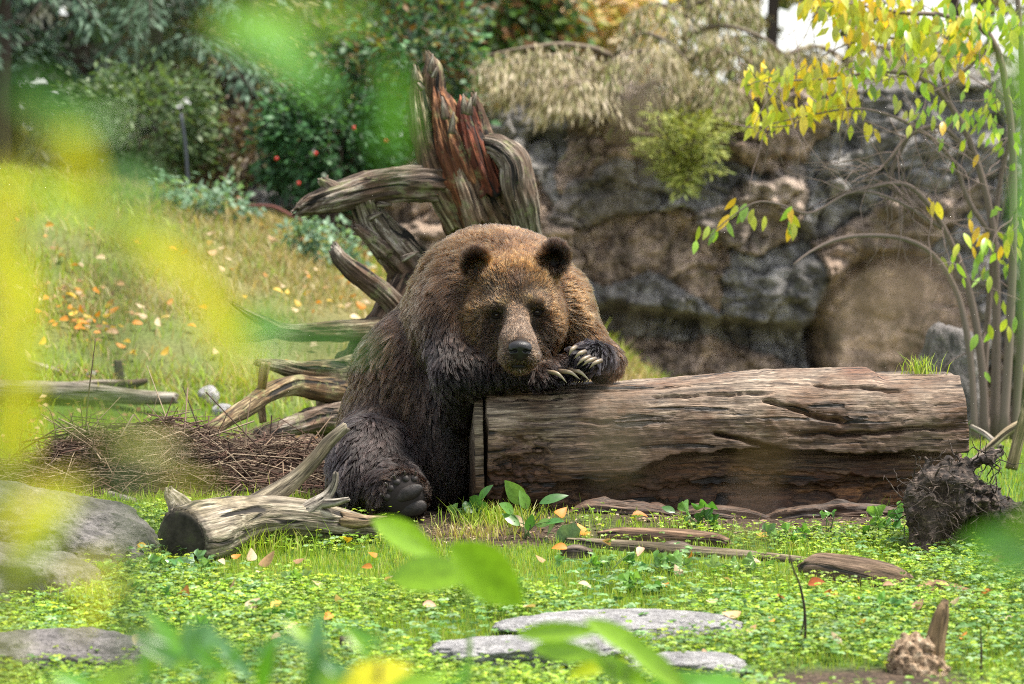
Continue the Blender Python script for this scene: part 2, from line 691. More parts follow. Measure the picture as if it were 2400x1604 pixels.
b = MB('soil_and_turf')
tc = b.n('TexCoord').outputs['Object']
green = b.attr('Col').outputs['Color']
sep = b.n('SeparateColor')
b.l(green, sep.inputs[0])
n1 = b.noise(tc, 9, 6, .65)
n2 = b.noise(tc, 60, 5, .7)
soil = b.ramp(n2, [(.3, (.018, .012, .008)), (.5, (.06, .04, .026)), (.72, (.16, .11, .075))])
soil = b.mix(soil, b.ramp(n1, [(.35, .55), (.65, 1.25)]), .8, 'MULTIPLY')
moss = b.ramp(n2, [(.3, (.02, .045, .006)), (.55, (.07, .15, .02)), (.75, (.13, .24, .04))])
straw = b.ramp(n2, [(.3, (.06, .05, .02)), (.55, (.20, .16, .07)), (.75, (.34, .27, .14))])
c = b.mix(soil, moss, sep.outputs[0])
c = b.mix(c, straw, b.math('MULTIPLY', sep.outputs[1], .8))
b.principled(c, .9, .25, b.bump(b.math('ADD', n2, n1), .7, .02))
M_ground = b.m

gx = graded(-4.6, 4.6, .045, 500)
gy = graded(-4.2, 11.0, .045, 500)
GX, GY = np.meshgrid(gx, gy, indexing='ij')
GZ = G(GX, GY)
nx_, ny_ = GX.shape
ii = np.arange(nx_ - 1)[:, None] * ny_ + np.arange(ny_ - 1)[None]
gf = np.stack([ii, ii + ny_, ii + ny_ + 1, ii + 1], -1).reshape(-1, 4)
gcol = v3(soil_zone(GX, GY), dry_zone(GX, GY), 0 * GX).reshape(-1, 3)
ground = obj('ground', v3(GX, GY, GZ).reshape(-1, 3), gf, M_ground, origin=np.zeros(3), col=gcol)
ground['kind'] = 'structure'

# ------------------------------------------------------------------ materials for wood
M_log = wood_mat('weathered_log', (.030, .022, .017), (.120, .092, .07), (.30, .25, .205), second=(.095, .056, .034), grain=1.0, rough=.6, bump=.8)
M_grey = wood_mat('grey_driftwood', (.06, .05, .04), (.22, .19, .155), (.46, .42, .36), second=(.15, .125, .085), grain=.9, rough=.8, bump=.8)
M_drift = wood_mat('dark_driftwood', (.022, .016, .012), (.15, .115, .085), (.50, .45, .38), second=(.10, .06, .038), grain=.8, rough=.8, bump=1.2, lichen=.55)
M_bark = wood_mat('bark', (.02, .015, .011), (.075, .055, .04), (.17, .135, .105), grain=.7, rough=.9, bump=1.0)

# ------------------------------------------------------------------ the sawn log the bear leans on
LOG_A = np.array([-.118, .36, .25])
LOG_B = np.array([1.735, .57, .272])

def log_shape(S, T, RR, L):
    th = np.where(T > math.pi, T - 2 * math.pi, T)          # 0 camera side, +90 deg down, -90 deg up
    p = 3.0
    RR = RR / (np.abs(np.cos(th)) ** p + np.abs(np.sin(th)) ** p) ** (1 / p)
    n = fbm(v3(S * 4.2, th * 1.4, 0 * S), 4, 91)
    n2 = fbm(v3(S * 14, th * 5, 0 * S), 3, 95)
    n3 = fbm(v3(S * 40, th * 14, 0 * S), 3, 96)
    lip = .44 - .34 * sstep(.40, .85, S) + .02 * sstep(1.2, 1.7, S) + .13 * n + .07 * n2 + .02 * n3
    start = sstep(.20, .28, S + .06 * n + .04 * n2 + .16 * np.clip(th - .85, -1, .45))
    cut = sstep(lip, lip + .05, th) * sstep(2.9, 2.4, th) * start
    strata = fbm(v3(S * 1.6, th * 6.5, 0 * S + 3), 4, 97, ridged=True)
    deep = .46 + .17 * strata + .08 * n2 + .04 * n3 + .24 * sstep(lip + .16, lip + .5, th) + .40 * sstep(.85, 1.12, th + .12 * n + .1 * n2) - .10 * sstep(.28, .5, S) * sstep(.72, .5, S)
    RR = RR * (1 - cut) + RR * cut * deep
    RR = RR * (1 + .10 * sstep(1.1, 1.5, th) * sstep(2.2, 1.7, th))
    # rotten bite at the left front and scaly cracks
    rot = sstep(.0, .30, fbm(v3(S * 5, th * 2.0, 0 * S + 9), 3, 99) + .05) * sstep(.66, .3, S) * sstep(-.45, .0, th) * sstep(1.3, .9, th)
    scale = fbm(v3(S * 26, th * 10, 0 * S), 3, 101, ridged=True)
    RR = RR - rot * (.016 + .035 * np.maximum(0, scale) + .012 * n3)
    plates = fbm(v3(S * 7, th * 5, 0 * S), 3, 103)
    RR = RR + .010 * np.round(plates * 2.2) / 2.2 * sstep(-.9, -.3, th) * sstep(.75, 1.0, S) * (1 - cut)
    # long splits
    for s0, t0, ln, sl, dp in ((1.05, -.62, .36, .9, .05), (.86, -.22, .30, 1.3, .07), (1.15, -.14, .70, -.12, .05), (.30, -1.0, .55, .05, .022), (.62, -.75, .5, .08, .02), (1.25, -.85, .4, .3, .03), (.05, -.8, .3, .0, .02), (.10, -.45, .4, .1, .02)):
        u = (S - s0) / ln
        w = np.abs(th - (t0 + sl * (S - s0) + .06 * n + .05 * n2)) / (.022 + .02 * np.abs(n))
        RR = RR - dp * np.exp(-w * w) * sstep(0, .12, u) * sstep(1, .8, u)
    # scooped, broken top towards the far end
    top = np.exp(-((th + 1.45) / .5) ** 2)
    RR = RR - .034 * top * sstep(1.50, 1.56, S + .05 * n) + .020 * top * sstep(.9, 1.3, S) - .022 * top * np.exp(-((S - .72) / .22) ** 2) * (1 + n)
    return RR + .004 * n3

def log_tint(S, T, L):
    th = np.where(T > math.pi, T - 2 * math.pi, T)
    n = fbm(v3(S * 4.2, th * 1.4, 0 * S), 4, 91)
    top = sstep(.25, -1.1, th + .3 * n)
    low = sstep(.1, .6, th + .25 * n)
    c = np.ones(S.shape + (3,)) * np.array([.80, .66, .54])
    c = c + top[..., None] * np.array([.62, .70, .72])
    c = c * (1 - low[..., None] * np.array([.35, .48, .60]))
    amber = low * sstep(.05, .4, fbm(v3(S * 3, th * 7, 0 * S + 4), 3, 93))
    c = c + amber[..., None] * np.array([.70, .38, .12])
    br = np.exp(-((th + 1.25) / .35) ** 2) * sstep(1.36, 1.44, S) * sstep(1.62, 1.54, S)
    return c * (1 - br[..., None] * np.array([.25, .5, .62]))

log = thing('sawn_log', 'thick weathered sawn log with rotten hollow underside that the bear leans on', 'log', (.8, .45, Gz(.8, .45)))
ax_l = np.linspace(0, 1, 5)[:, None]
lp = LOG_A + (LOG_B - LOG_A) * ax_l
lp = np.hstack([lp, np.array([[.240], [.246], [.254], [.262], [.258]])])
lp[2, 2] += .012
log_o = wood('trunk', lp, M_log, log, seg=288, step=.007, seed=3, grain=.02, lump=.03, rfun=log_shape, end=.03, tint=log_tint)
ld = norm(LOG_B - LOG_A)
slab = np.array([list(LOG_A - ld * .050 + np.array([0, .01, -.012])) + [.232], list(LOG_A - ld * .034 + np.array([0, .01, -.012])) + [.232], list(LOG_A - ld * .016 + np.array([0, .01, -.012])) + [.230]])
wood('end_slab', slab, M_log, log, seg=160, step=.006, seed=9, grain=.02, lump=.02, end=.015,
     rfun=lambda S, T, RR, L: RR / (np.abs(np.cos(T)) ** 3.2 + np.abs(np.sin(T)) ** 3.2) ** (1 / 3.2),
     tint=lambda S, T, L: np.ones(S.shape + (3,)) * np.array([.95, .92, .78]))
for rows_, sd_ in (([(1330, 1212, .09, 8), (1385, 1200, .10, 20), (1470, 1204, .10, 22), (1545, 1208, .10, 18), (1590, 1216, .10, 8)], 12),
                   ([(1560, 1222, .12, 8), (1640, 1212, .13, 20), (1740, 1214, .14, 17), (1800, 1220, .15, 7)], 14),
                   ([(1780, 1222, .16, 7), (1870, 1212, .17, 22), (1960, 1208, .19, 22), (2060, 1205, .22, 20), (2120, 1205, .25, 8)], 15)):
    wood('rotten_base', pxline(rows_), M_log, log, seg=64, step=.007, seed=sd_, grain=.40, lump=.55, knots=.6, end=.4,
         tint=lambda S, T, L: np.ones(S.shape + (3,)) * np.array([.62, .50, .42]) * (1 + .8 * fbm(v3(S * 9, np.cos(T) * 3, np.sin(T) * 3), 3, 13))[..., None])
LOG_TOP = .5
# ------------------------------------------------------------------ the bear
def bp(px, py, Y):
    return P(px, py, Y)

bear = thing('brown_bear', 'big brown bear slumped over the log with chin on crossed forepaws', 'bear', (-.2, .5, Gz(-.2, .5)))
B = SDF((-.86, -.24, -.12), (.56, 1.12, 1.22), .0085)
REG = []          # (region, kind, args) remembered for fur

def be(reg, c, r, k=.06):
    B.ell(c, r, k)
    REG.append((reg, 'e', np.array(c), np.array(r)))

def bc(reg, a, b_, r1, r2, k=.06):
    B.cone(a, b_, r1, r2, k)
    REG.append((reg, 'c', np.array(a), np.array(b_), r1, r2))

# torso: rump on the ground, back rising to the shoulder hump
bc('flank', bp(960, 1050, .66), bp(1000, 900, .66), .255, .265, .1)
bc('flank', bp(1000, 900, .66), bp(1110, 730, .64), .265, .235, .1)
be('flank', bp(905, 1040, .62), (.16, .22, .22), .1)
be('belly', bp(1040, 1060, .46), (.115, .17, .27), .08)
be('belly', bp(1070, 930, .44), (.13, .15, .16), .08)
be('hump', bp(1158, 635, .66), (.235, .235, .175), .1)
be('hump', bp(1120, 700, .60), (.22, .22, .20), .1)
be('hump', bp(1240, 690, .58), (.20, .22, .185), .1)
be('hump', bp(1325, 745, .50), (.105, .15, .165), .08)      # far shoulder
be('shoulder', bp(1075, 745, .45), (.155, .17, .18), .09)    # near shoulder
be('neck', bp(1192, 690, .46), (.205, .18, .20), .08)
be('neck', bp(1215, 780, .40), (.17, .14, .13), .08)
# near arm: shoulder, elbow beside the log end, forearm along the log top
E1 = bp(1072, 872, .20)
W1 = bp(1238, 868, .20)
bc('arm', bp(1062, 775, .40), E1, .125, .088, .07)
bc('arm', E1, W1, .085, .058, .05)
be('arm', bp(1090, 925, .30), (.08, .10, .10), .06)
PAW1 = bp(1276, 874, .17)
be('paw', PAW1, (.062, .070, .044), .035)
# far arm: comes over from behind the log
E2 = bp(1415, 846, .40)
W2 = bp(1402, 836, .27)
bc('farm', bp(1335, 770, .47), E2, .100, .066, .06)
bc('paw', E2, W2, .062, .052, .05)
PAW2 = bp(1380, 836, .17)
be('paw', PAW2, (.058, .064, .056), .035)
be('paw', bp(1322, 862, .27), (.080, .08, .040), .04)
be('paw', bp(1300, 858, .22), (.05, .06, .035), .03)
be('paw', bp(1348, 872, .19), (.050, .06, .030), .03)
# toes
T1 = [(1262, 893, .10), (1286, 889, .095), (1308, 884, .10), (1325, 880, .12)]
for q in T1:
    bc('paw', PAW1, bp(*q), .036, .023, .018)
T2 = [(1345, 824, .115), (1353, 838, .10), (1363, 851, .095), (1377, 858, .095), (1396, 858, .10)]
for q in T2:
    bc('paw', PAW2, bp(*q), .034, .022, .018)
# near hind leg, sole towards the camera
be('leg', bp(868, 1085, .36), (.155, .24, .185), .09)
be('leg', bp(850, 1130, .20), (.115, .16, .135), .07)
bc('leg', bp(880, 1110, .30), bp(930, 1150, .06), .135, .105, .06)
be('foot', bp(945, 1162, -.02), (.092, .052, .098), .04)
be('foot', bp(925, 1165, .03), (.10, .08, .095), .04)
# far hind leg behind the log
be('leg', bp(1130, 1100, .84), (.15, .2, .17), .08)
# head
be('top', bp(1207, 668, .345), (.162, .15, .125), .05)
be('face', bp(1208, 715, .29), (.158, .145, .14), .05)
be('cheek', bp(1142, 765, .27), (.085, .105, .115), .05)
be('cheek', bp(1278, 757, .27), (.080, .105, .115), .05)
be('cheek', bp(1212, 815, .23), (.12, .11, .085), .05)
be('brow', bp(1172, 716, .175), (.050, .045, .034), .03)
be('brow', bp(1252, 710, .175), (.050, .045, .034), .03)
bc('muzzle', bp(1210, 750, .135), bp(1218, 815, -.020), .048, .050, .04)
be('muzzle', bp(1196, 836, .005), (.046, .066, .044), .03)
be('muzzle', bp(1239, 834, .005), (.046, .066, .044), .03)
be('muzzle', bp(1212, 800, .07), (.068, .10, .045), .04)
be('chin', bp(1216, 856, .02), (.050, .055, .036), .02)
# ears
EARS = [bp(1117, 622, .29), bp(1298, 606, .29)]
for e, sx in zip(EARS, (-1, 1)):
    be('ear', e, (.056, .034, .064), .012)
    bc('ear', e, bp(1207 + sx * 66, 668, .34), .040, .045, .02)
    B.ell(e + np.array([0, -.034, -.004]), (.030, .026, .032), .02, sub=True)
# eye sockets, mouth slit, neck roll behind the cheeks
EYE_PX = [(1164, 739), (1259, 732)]
for (ex, ey) in EYE_PX:
    B.ell(bp(ex, ey + 1, .135), (.024, .028, .017), .02, sub=True)
B.ell(bp(1216, 858, -.06), (.034, .03, .006), .008, sub=True)
B.rough(lambda p: .010 * fbm(p * 7.0, 3, 3) * sstep(.12, .22, np.linalg.norm(p - bp(1212, 770, .05), axis=1)), .05)
BV, BF = B.mesh()
for _ in range(2):                                         # relax the voxel steps
    acc = np.zeros_like(BV)
    cnt = np.zeros(len(BV))
    for a_, b_ in ((0, 1), (1, 2), (2, 3), (3, 0)):
        np.add.at(acc, BF[:, a_], BV[BF[:, b_]])
        np.add.at(acc, BF[:, b_], BV[BF[:, a_]])
        np.add.at(cnt, BF[:, a_], 1)
        np.add.at(cnt, BF[:, b_], 1)
    BV = BV * .5 + acc / cnt[:, None] * .5
BN = tri_normals(BV, BF)
if np.mean(np.einsum('ij,ij->i', BN, BV - BV.mean(0))) < 0:
    BF = BF[:, ::-1]
    BN = -BN

names = []
for r_ in REG:
    if r_[0] not in names:
        names.append(r_[0])
dist = np.full((len(names), len(BV)), 1.0)
for r_ in REG:
    i = names.index(r_[0])
    if r_[1] == 'e':
        q = (BV - r_[2]) / r_[3]
        k0 = np.linalg.norm(q, axis=1)
        d = k0 * (k0 - 1) / (np.linalg.norm(q / r_[3], axis=1) + 1e-6)
    else:
        a_, b_, r1, r2 = r_[2:]
        ba = b_ - a_
        t = np.clip((BV - a_) @ ba / (ba @ ba), 0, 1)
        d = np.linalg.norm(BV - a_ - t[:, None] * ba, axis=1) - (r1 + (r2 - r1) * t)
    dist[i] = np.minimum(dist[i], d)
Wt = np.exp(-np.maximum(dist, 0) / .022)
Wt = Wt / Wt.sum(0)

# per region: fur length, lift, droop, clump, root colour, tip colour, density
RP = {
    'flank': (.075, .34, .50, .85, (.022, .014, .011), (.130, .084, .062), 1.0),
    'belly': (.080, .30, .60, .88, (.013, .010, .009), (.068, .049, .041), 1.0),
    'hump': (.046, .48, .25, .40, (.050, .029, .019), (.270, .165, .105), 1.2),
    'shoulder': (.058, .42, .40, .60, (.028, .018, .013), (.150, .094, .066), 1.1),
    'neck': (.050, .46, .35, .50, (.030, .018, .012), (.165, .098, .064), 1.1),
    'arm': (.052, .36, .50, .80, (.008, .007, .007), (.032, .026, .026), 1.0),
    'farm': (.045, .42, .40, .60, (.028, .016, .010), (.140, .078, .046), 1.0),
    'paw': (.042, .42, .35, .80, (.006, .005, .006), (.020, .018, .021), 1.1),
    'leg': (.062, .40, .50, .80, (.009, .007, .007), (.040, .032, .031), 1.0),
    'foot':     (.032, .45, .30, .60, (.009, .006, .005), (.038, .025, .019), 1.0),
    'top': (.034, .42, .15, .35, (.046, .026, .014), (.235, .130, .070), 1.5),
    'face': (.022, .30, .10, .35, (.040, .025, .017), (.200, .125, .080), 1.8),
    'cheek': (.038, .44, .25, .50, (.036, .021, .013), (.220, .128, .074), 1.5),
    'brow': (.018, .36, .10, .30, (.040, .025, .017), (.190, .122, .082), 1.8),
    'muzzle': (.015, .48, .05, .10, (.075, .050, .036), (.215, .146, .108), 2.4),
    'chin': (.020, .36, .20, .35, (.080, .058, .044), (.260, .190, .145), 1.8),
    'ear':      (.030, .62, .05, .25, (.005, .004, .004), (.020, .013, .010), 2.0),
}
def deep(c, f, sat):
    c = np.array(c)
    m = c.mean()
    return list(np.maximum(m + (c - m) * sat, .001) * f)
prm = np.array([list(RP[n][:4]) + deep(RP[n][4], .40, 1.45) + deep(RP[n][5], .40, 1.5) + [RP[n][6]] for n in names])
VA = Wt.T @ prm                                            # (nv, 11)

def gauss(p, c, s):
    return np.exp(-np.sum(((p - c) / s) ** 2, 1))

NOSE = bp(1219, 818, -.085)
HEADC = bp(1208, 720, .32)
# colour marks of the coat: dark eye patches and cheeks' inner side, pale brow dots, pale muzzle bridge, dark lower coat
def mark(c, s, rgb, amt):
    w = (gauss(BV, c, np.array(s)) * amt)[:, None]
    VA[:, 7:10] = VA[:, 7:10] * (1 - w) + np.array(deep(rgb, .42, 1.4)) * w
    VA[:, 4:7] = VA[:, 4:7] * (1 - w) + np.array(deep(rgb, .42, 1.4)) * .35 * w
for (ex, ey), sx in zip(EYE_PX, (-1, 1)):
    mark(bp(ex + sx * 2, ey + 4, .13), (.026, .08, .022), (.034, .025, .021), .85)
    mark(bp(ex + sx * 14, ey + 42, .17), (.045, .10, .050), (.095, .066, .052), .7)
    mark(bp(ex - sx * 20, ey - 28, .14), (.022, .08, .014), (.36, .25, .14), .8)
    mark(bp(ex + sx * 34, ey - 30, .18), (.06, .10, .03), (.21, .13, .085), .4)
mark(bp(1212, 660, .2), (.030, .12, .035), (.15, .11, .10), .5)
mark(bp(1210, 785, .08), (.040, .10, .050), (.28, .205, .16), .55)
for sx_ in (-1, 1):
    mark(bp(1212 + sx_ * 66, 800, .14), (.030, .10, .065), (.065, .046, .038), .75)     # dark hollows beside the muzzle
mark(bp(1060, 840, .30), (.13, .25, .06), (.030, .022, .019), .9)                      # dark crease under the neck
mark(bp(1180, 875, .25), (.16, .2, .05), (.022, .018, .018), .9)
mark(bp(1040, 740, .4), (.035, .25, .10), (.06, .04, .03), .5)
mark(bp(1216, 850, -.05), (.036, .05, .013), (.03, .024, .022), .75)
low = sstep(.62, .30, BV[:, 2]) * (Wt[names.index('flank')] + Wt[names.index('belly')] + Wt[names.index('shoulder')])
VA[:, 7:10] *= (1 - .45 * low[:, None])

# combing direction
down = np.array([0, 0, -1.0])
vf = {}
hd = norm(BV - bp(1205, 740, .15))
for n in names:
    if n in ('flank',):
        v = norm(hd * .35 + down * 1.0 + np.array([-.10, .15, 0]))
    elif n == 'belly':
        v = np.tile(norm(np.array([.12, 0, -1.0])), (len(BV), 1))
    elif n in ('hump',):
        v = norm(hd * .9 + np.array([0, .35, -.25]))
    elif n in ('shoulder', 'neck', 'farm'):
        v = norm(hd * .6 + down * .8)
    elif n == 'arm':
        v = np.tile(norm(np.array([.35, -.1, -1.0])), (len(BV), 1))
    elif n == 'paw':
        v = np.tile(norm(np.array([.35, -.65, -.5])), (len(BV), 1))
        v2 = norm(np.array([-.55, -.45, -.65]))
        sel = np.linalg.norm(BV - PAW2, axis=1) < np.linalg.norm(BV - PAW1, axis=1)
        v[sel] = v2
    elif n in ('leg',):
        v = np.tile(norm(np.array([-.15, -.15, -1.0])), (len(BV), 1))
    elif n == 'foot':
        v = norm(BV - bp(948, 1170, -.02)) + np.array([0, -.3, .0])
    elif n == 'ear':
        v = norm(BV - (EARS[0] + EARS[1]) / 2 + np.array([0, 0, .10]))
        near = np.where((BV[:, 0] < .012)[:, None], EARS[0], EARS[1])
        v = norm(BV - near + np.array([0, .02, .02]))
    else:
        v = norm(norm(BV - NOSE) + (down * .5 if n == 'cheek' else 0))
    vf[n] = v
FD = sum(Wt[i][:, None] * vf[n] for i, n in enumerate(names))

# bare places: sole, lips, nose, eyes
bare = np.ones(len(BV))
sole_c = bp(950, 1163, -.075)
sole = gauss(BV, sole_c, np.array([.078, .05, .085])) * sstep(-.2, -.6, BN[:, 1])
bare *= 1 - sstep(.25, .5, sole)
bare *= 1 - sstep(.3, .6, gauss(BV, NOSE + np.array([0, .01, 0]), np.array([.050, .04, .042])))
bare *= 1 - sstep(.5, .8, gauss(BV, bp(1216, 855, -.05), np.array([.036, .05, .013])))
bvh_bear = BVHTree.FromPolygons([tuple(v) for v in BV], [tuple(int(i) for i in f) for f in BF])

def bear_hit(px, py):
    d = Vector(ray(px, py)).normalized()
    h = bvh_bear.ray_cast(Vector(CAM), d)
    return (np.array(h[0]), np.array(h[1])) if h[0] is not None else (bp(px, py, 0.), np.array([0, -1., 0]))

EYES = []
for (ex, ey) in EYE_PX:
    h_, n_ = bear_hit(ex, ey)
    EYES.append((h_, n_))
    bare *= 1 - sstep(.35, .7, gauss(BV, h_, np.array([.016, .03, .012])))

b = MB('bear_skin')
cc_ = b.attr('Col').outputs['Color']
b.principled(cc_, .75, .25, b.bump(b.noise(b.n('TexCoord').outputs['Object'], 140, 3), .4, .003))
M_skin = b.m
skin_c = VA[:, 4:7] * .8
skin_c = skin_c * (bare[:, None]) + np.array([.017, .013, .012]) * (1 - bare[:, None])
body = obj('body', BV, BF, M_skin, bear, col=skin_c)

# ---- fur strands
def make_fur(nstr, seed):
    rng = np.random.RandomState(seed)
    T = np.concatenate([BF[:, [0, 1, 2]], BF[:, [0, 2, 3]]])
    ar = .5 * np.linalg.norm(np.cross(BV[T[:, 1]] - BV[T[:, 0]], BV[T[:, 2]] - BV[T[:, 0]]), axis=1)
    dens = (VA[:, 10] * bare)[T].mean(1)
    cen = BV[T].mean(1)
    nrm_t = BN[T].mean(1)
    face = norm(CAM - cen)
    vis = np.einsum('ij,ij->i', nrm_t, face)
    dens = dens * np.where(vis > -.35, 1.0, .30) * np.where((cen[:, 2] < .45) & (cen[:, 0] > .05), .25, 1.0)
    pr = ar * dens
    ti = rng.choice(len(T), nstr, p=pr / pr.sum())
    u, v = rng.rand(nstr), rng.rand(nstr)
    fl = u + v > 1
    u[fl], v[fl] = 1 - u[fl], 1 - v[fl]
    bw = np.stack([1 - u - v, u, v], 1)[..., None]
    I = T[ti]
    p = (BV[I] * bw).sum(1)
    n = norm((BN[I] * bw).sum(1))
    A = (VA[I] * bw).sum(1)
    d = (FD[I] * bw).sum(1)
    wob = v3(vnoise(p * 16, 1), vnoise(p * 16, 2), vnoise(p * 16, 3))
    wob2 = v3(vnoise(p * 45, 4), vnoise(p * 45, 5), vnoise(p * 45, 6))
    d = norm(d) + wob * .40 + wob2 * .30 + rng.normal(size=p.shape) * .14
    t = norm(d - n * np.einsum('ij,ij->i', d, n)[:, None])
    K = 6
    L = A[:, 0] * (.62 + .6 * rng.rand(nstr)) * (1 + .22 * vnoise(p * 22, 8))
    lift = A[:, 1] * (.75 + .5 * rng.rand(nstr))
    Q = np.zeros((nstr, K, 3))
    Q[:, 0] = p - n * .003
    for k in range(1, K):
        s = k / (K - 1)
        g = (n * (lift * (1.25 - .9 * s))[:, None] + t * (.55 + .45 * s) + down * (A[:, 2] * s * .6)[:, None])
        Q[:, k] = Q[:, k - 1] + norm(g) * (L / (K - 1))[:, None]
    # wet clumps: strands lean towards the nearest clump leader
    lead = rng.choice(nstr, nstr // 16, replace=False)
    kd = KDTree(len(lead))
    for a_, i_ in enumerate(lead):
        kd.insert(p[i_], a_)
    kd.balance()
    near = np.array([kd.find(q)[1] for q in p])
    li = lead[near]
    s = np.linspace(0, 1, K)[None, :, None]
    cl = (A[:, 3] * (.85 + .4 * vnoise(p * 9, 12)))[:, None, None].clip(0, .95)
    same = (np.einsum('ij,ij->i', n, n[li]) > .5)[:, None, None]
    Q = Q + (Q[li] + (p - p[li])[:, None] * .12 - Q) * (cl * s ** .9 * same)
    # colour per point: dark root, lighter tip, per clump and per strand variation
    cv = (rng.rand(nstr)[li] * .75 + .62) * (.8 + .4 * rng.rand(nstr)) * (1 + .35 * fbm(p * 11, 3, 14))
    pale = (rng.rand(nstr // 16 + 1)[near] < .22) * (.5 + 2.4 * rng.rand(nstr) ** 2)  # paler tips on some clumps: wet-fur highlights painted into the strand colour
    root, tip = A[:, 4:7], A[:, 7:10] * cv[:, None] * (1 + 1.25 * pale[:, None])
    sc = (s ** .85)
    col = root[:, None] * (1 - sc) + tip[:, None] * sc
    rad = (.00115 * (1 - s[..., 0]) + .00035 * s[..., 0]) * (.8 + .5 * rng.rand(nstr))[:, None]
    rad = rad * np.clip(A[:, 0] / .045, .62, 1.15)[:, None]
    return Q, col, rad

b = MB('bear_fur')
hb = b.n('BsdfHairPrincipled')
try:
    hb.model = 'CHIANG'
except Exception:
    pass
hb.parametrization = 'COLOR'
b.l(b.attr('Col').outputs['Color'], hb.inputs['Color'])
hb.inputs['Roughness'].default_value = .32
hb.inputs['Radial Roughness'].default_value = .45
if 'Coat' in hb.inputs:
    hb.inputs['Coat'].default_value = .0
hb.inputs['IOR'].default_value = 1.32
b.l(hb.outputs[0], b.out.inputs['Surface'])
M_fur = b.m

def curves_obj(name, Q, col, rad, mat, parent):
    n, K = Q.shape[:2]
    cu = bpy.data.hair_curves.new(name)
    cu.add_curves([K] * n)
    cu.points.foreach_set('position', (Q.reshape(-1, 3) - parent_origin(parent)).astype(F32).ravel())
    at = cu.attributes.get('radius') or cu.attributes.new('radius', 'FLOAT', 'POINT')
    at.data.foreach_set('value', rad.astype(F32).ravel())
    c4 = np.ones((n * K, 4), F32)
    c4[:, :3] = np.clip(col.reshape(-1, 3), 0.002, .9)
    ca = cu.attributes.new('Col', 'FLOAT_COLOR', 'POINT')
    ca.data.foreach_set('color', c4.ravel())
    cu.materials.append(mat)
    return link(name, cu, parent)

curves_obj('fur', *make_fur(FUR_N, 5), M_fur, bear)

# ---- nose, eyes, lips
b = MB('wet_nose')
tc = b.n('TexCoord').outputs['Object']
pb = b.n('TexVoronoi')
b.val(pb, Scale=260.0)
b.l(tc, pb.inputs['Vector'])
b.principled((.010, .009, .010), .46, .4, b.bump(pb.outputs['Distance'], .35, .002))
M_nose = b.m
NS = SDF(NOSE - .08, NOSE + .08, .003)
nc = bp(1219, 818, -.088)
NS.ell(nc + np.array([0, .004, .010]), (.043, .030, .021), .012)
NS.ell(nc + np.array([-.020, .002, -.008]), (.022, .026, .020), .014)
NS.ell(nc + np.array([.020, .002, -.008]), (.022, .026, .020), .014)
NS.ell(nc + np.array([0, .012, -.026]), (.020, .022, .020), .016)
for sx in (-1, 1):
    NS.ell(nc + np.array([sx * .020, -.026, -.007]), (.0105, .020, .0065), .004, sub=True)
    NS.ell(nc + np.array([sx * .036, -.012, -.010]), (.010, .012, .0045), .004, sub=True)
NS.cone(nc + np.array([0, -.028, -.004]), nc + np.array([0, -.014, -.045]), .002, .002, .003, sub=True)
nv, nf = NS.mesh()
obj('nose', nv, nf, M_nose, bear)
b = MB('lip_skin')
b.principled((.012, .010, .010), .65, .2)
M_lip = b.m
LS = SDF(bp(1216, 856, -.05) - .07, bp(1216, 856, -.05) + .07, .004)
lc = bear_hit(1216, 853)[0]
LS.ell(lc + np.array([0, .006, .006]), (.034, .014, .008), .008)
LS.ell(lc + np.array([0, .008, -.010]), (.031, .014, .0075), .004)
lv, lf = LS.mesh()
obj('lips', lv, lf, M_lip, bear)
b = MB('eye')
tcE = b.n('TexCoord').outputs['Object']
b.principled((.022, .010, .005), .12, .5)
M_eye = b.m
b = MB('eyelid')
b.principled((.008, .006, .005), .7, .1)
M_lid = b.m
for h_, n_ in EYES:
    es = SDF(h_ - .03, h_ + .03, .002)
    es.ell(h_ + np.array([0, .006, 0]), (.0115, .0115, .0115), .002)
    ev, ef = es.mesh()
    eye = obj('eye', ev, ef, M_eye, bear)
    a_ = np.linspace(0, 2 * math.pi, 25)
    ring = v3(np.cos(a_) * .0150, -.001 - .006 * (1 - np.cos(a_) ** 2) + 0 * a_, np.sin(a_) * .0095) + h_
    tv, tf, tcn = tubes([(ring, .0042)], 8)
    obj('eyelid', tv, tf, M_lid, eye, counts=tcn, origin=parent_origin(eye))

# ---- claws
b = MB('claw_horn')
wc_ = b.attr('wc').outputs['Vector']
sepc = b.n('SeparateXYZ')
b.l(wc_, sepc.inputs[0])
cl = b.ramp(sepc.outputs[0], [(0.0, (.07, .05, .035)), (.35, (.24, .185, .12)), (.8, (.36, .30, .21)), (1.0, (.26, .21, .15))])
st_ = b.noise(b.mapping(wc_, (2, 500, 500)), 1, 3)
cl = b.mix(cl, b.ramp(st_, [(.3, .55), (.6, 1.1)]), .7, 'MULTIPLY')
b.principled(cl, .35, .5)
M_claw = b.m

b = MB('dark_claw_horn')
b.principled((.035, .028, .024), .4, .5)
M_dclaw = b.m

def claw(a, mid, tip, r, mat=None):
    q = smooth_line(np.array([a, mid, tip]), 12)
    u = np.linspace(0, 1, 12)
    rr = r * np.clip(1.05 - u ** 1.8, .10, 1)
    V, F, cn = tubes([(q, rr)], 10)
    wc = np.zeros((len(V), 3))
    wc[:120, 0] = np.repeat(u, 10)
    wc[120, 0], wc[121, 0] = 0, 1
    th = np.tile(np.arange(10) * .6283, 12)
    wc[:120, 1], wc[:120, 2] = np.cos(th) * r, np.sin(th) * r
    return obj('claw', V, F, mat or M_claw, bear, counts=cn, vec=wc)

def claw_px(a, mid, tip, r):
    claw(bp(*a), bp(*mid), bp(*tip), r)

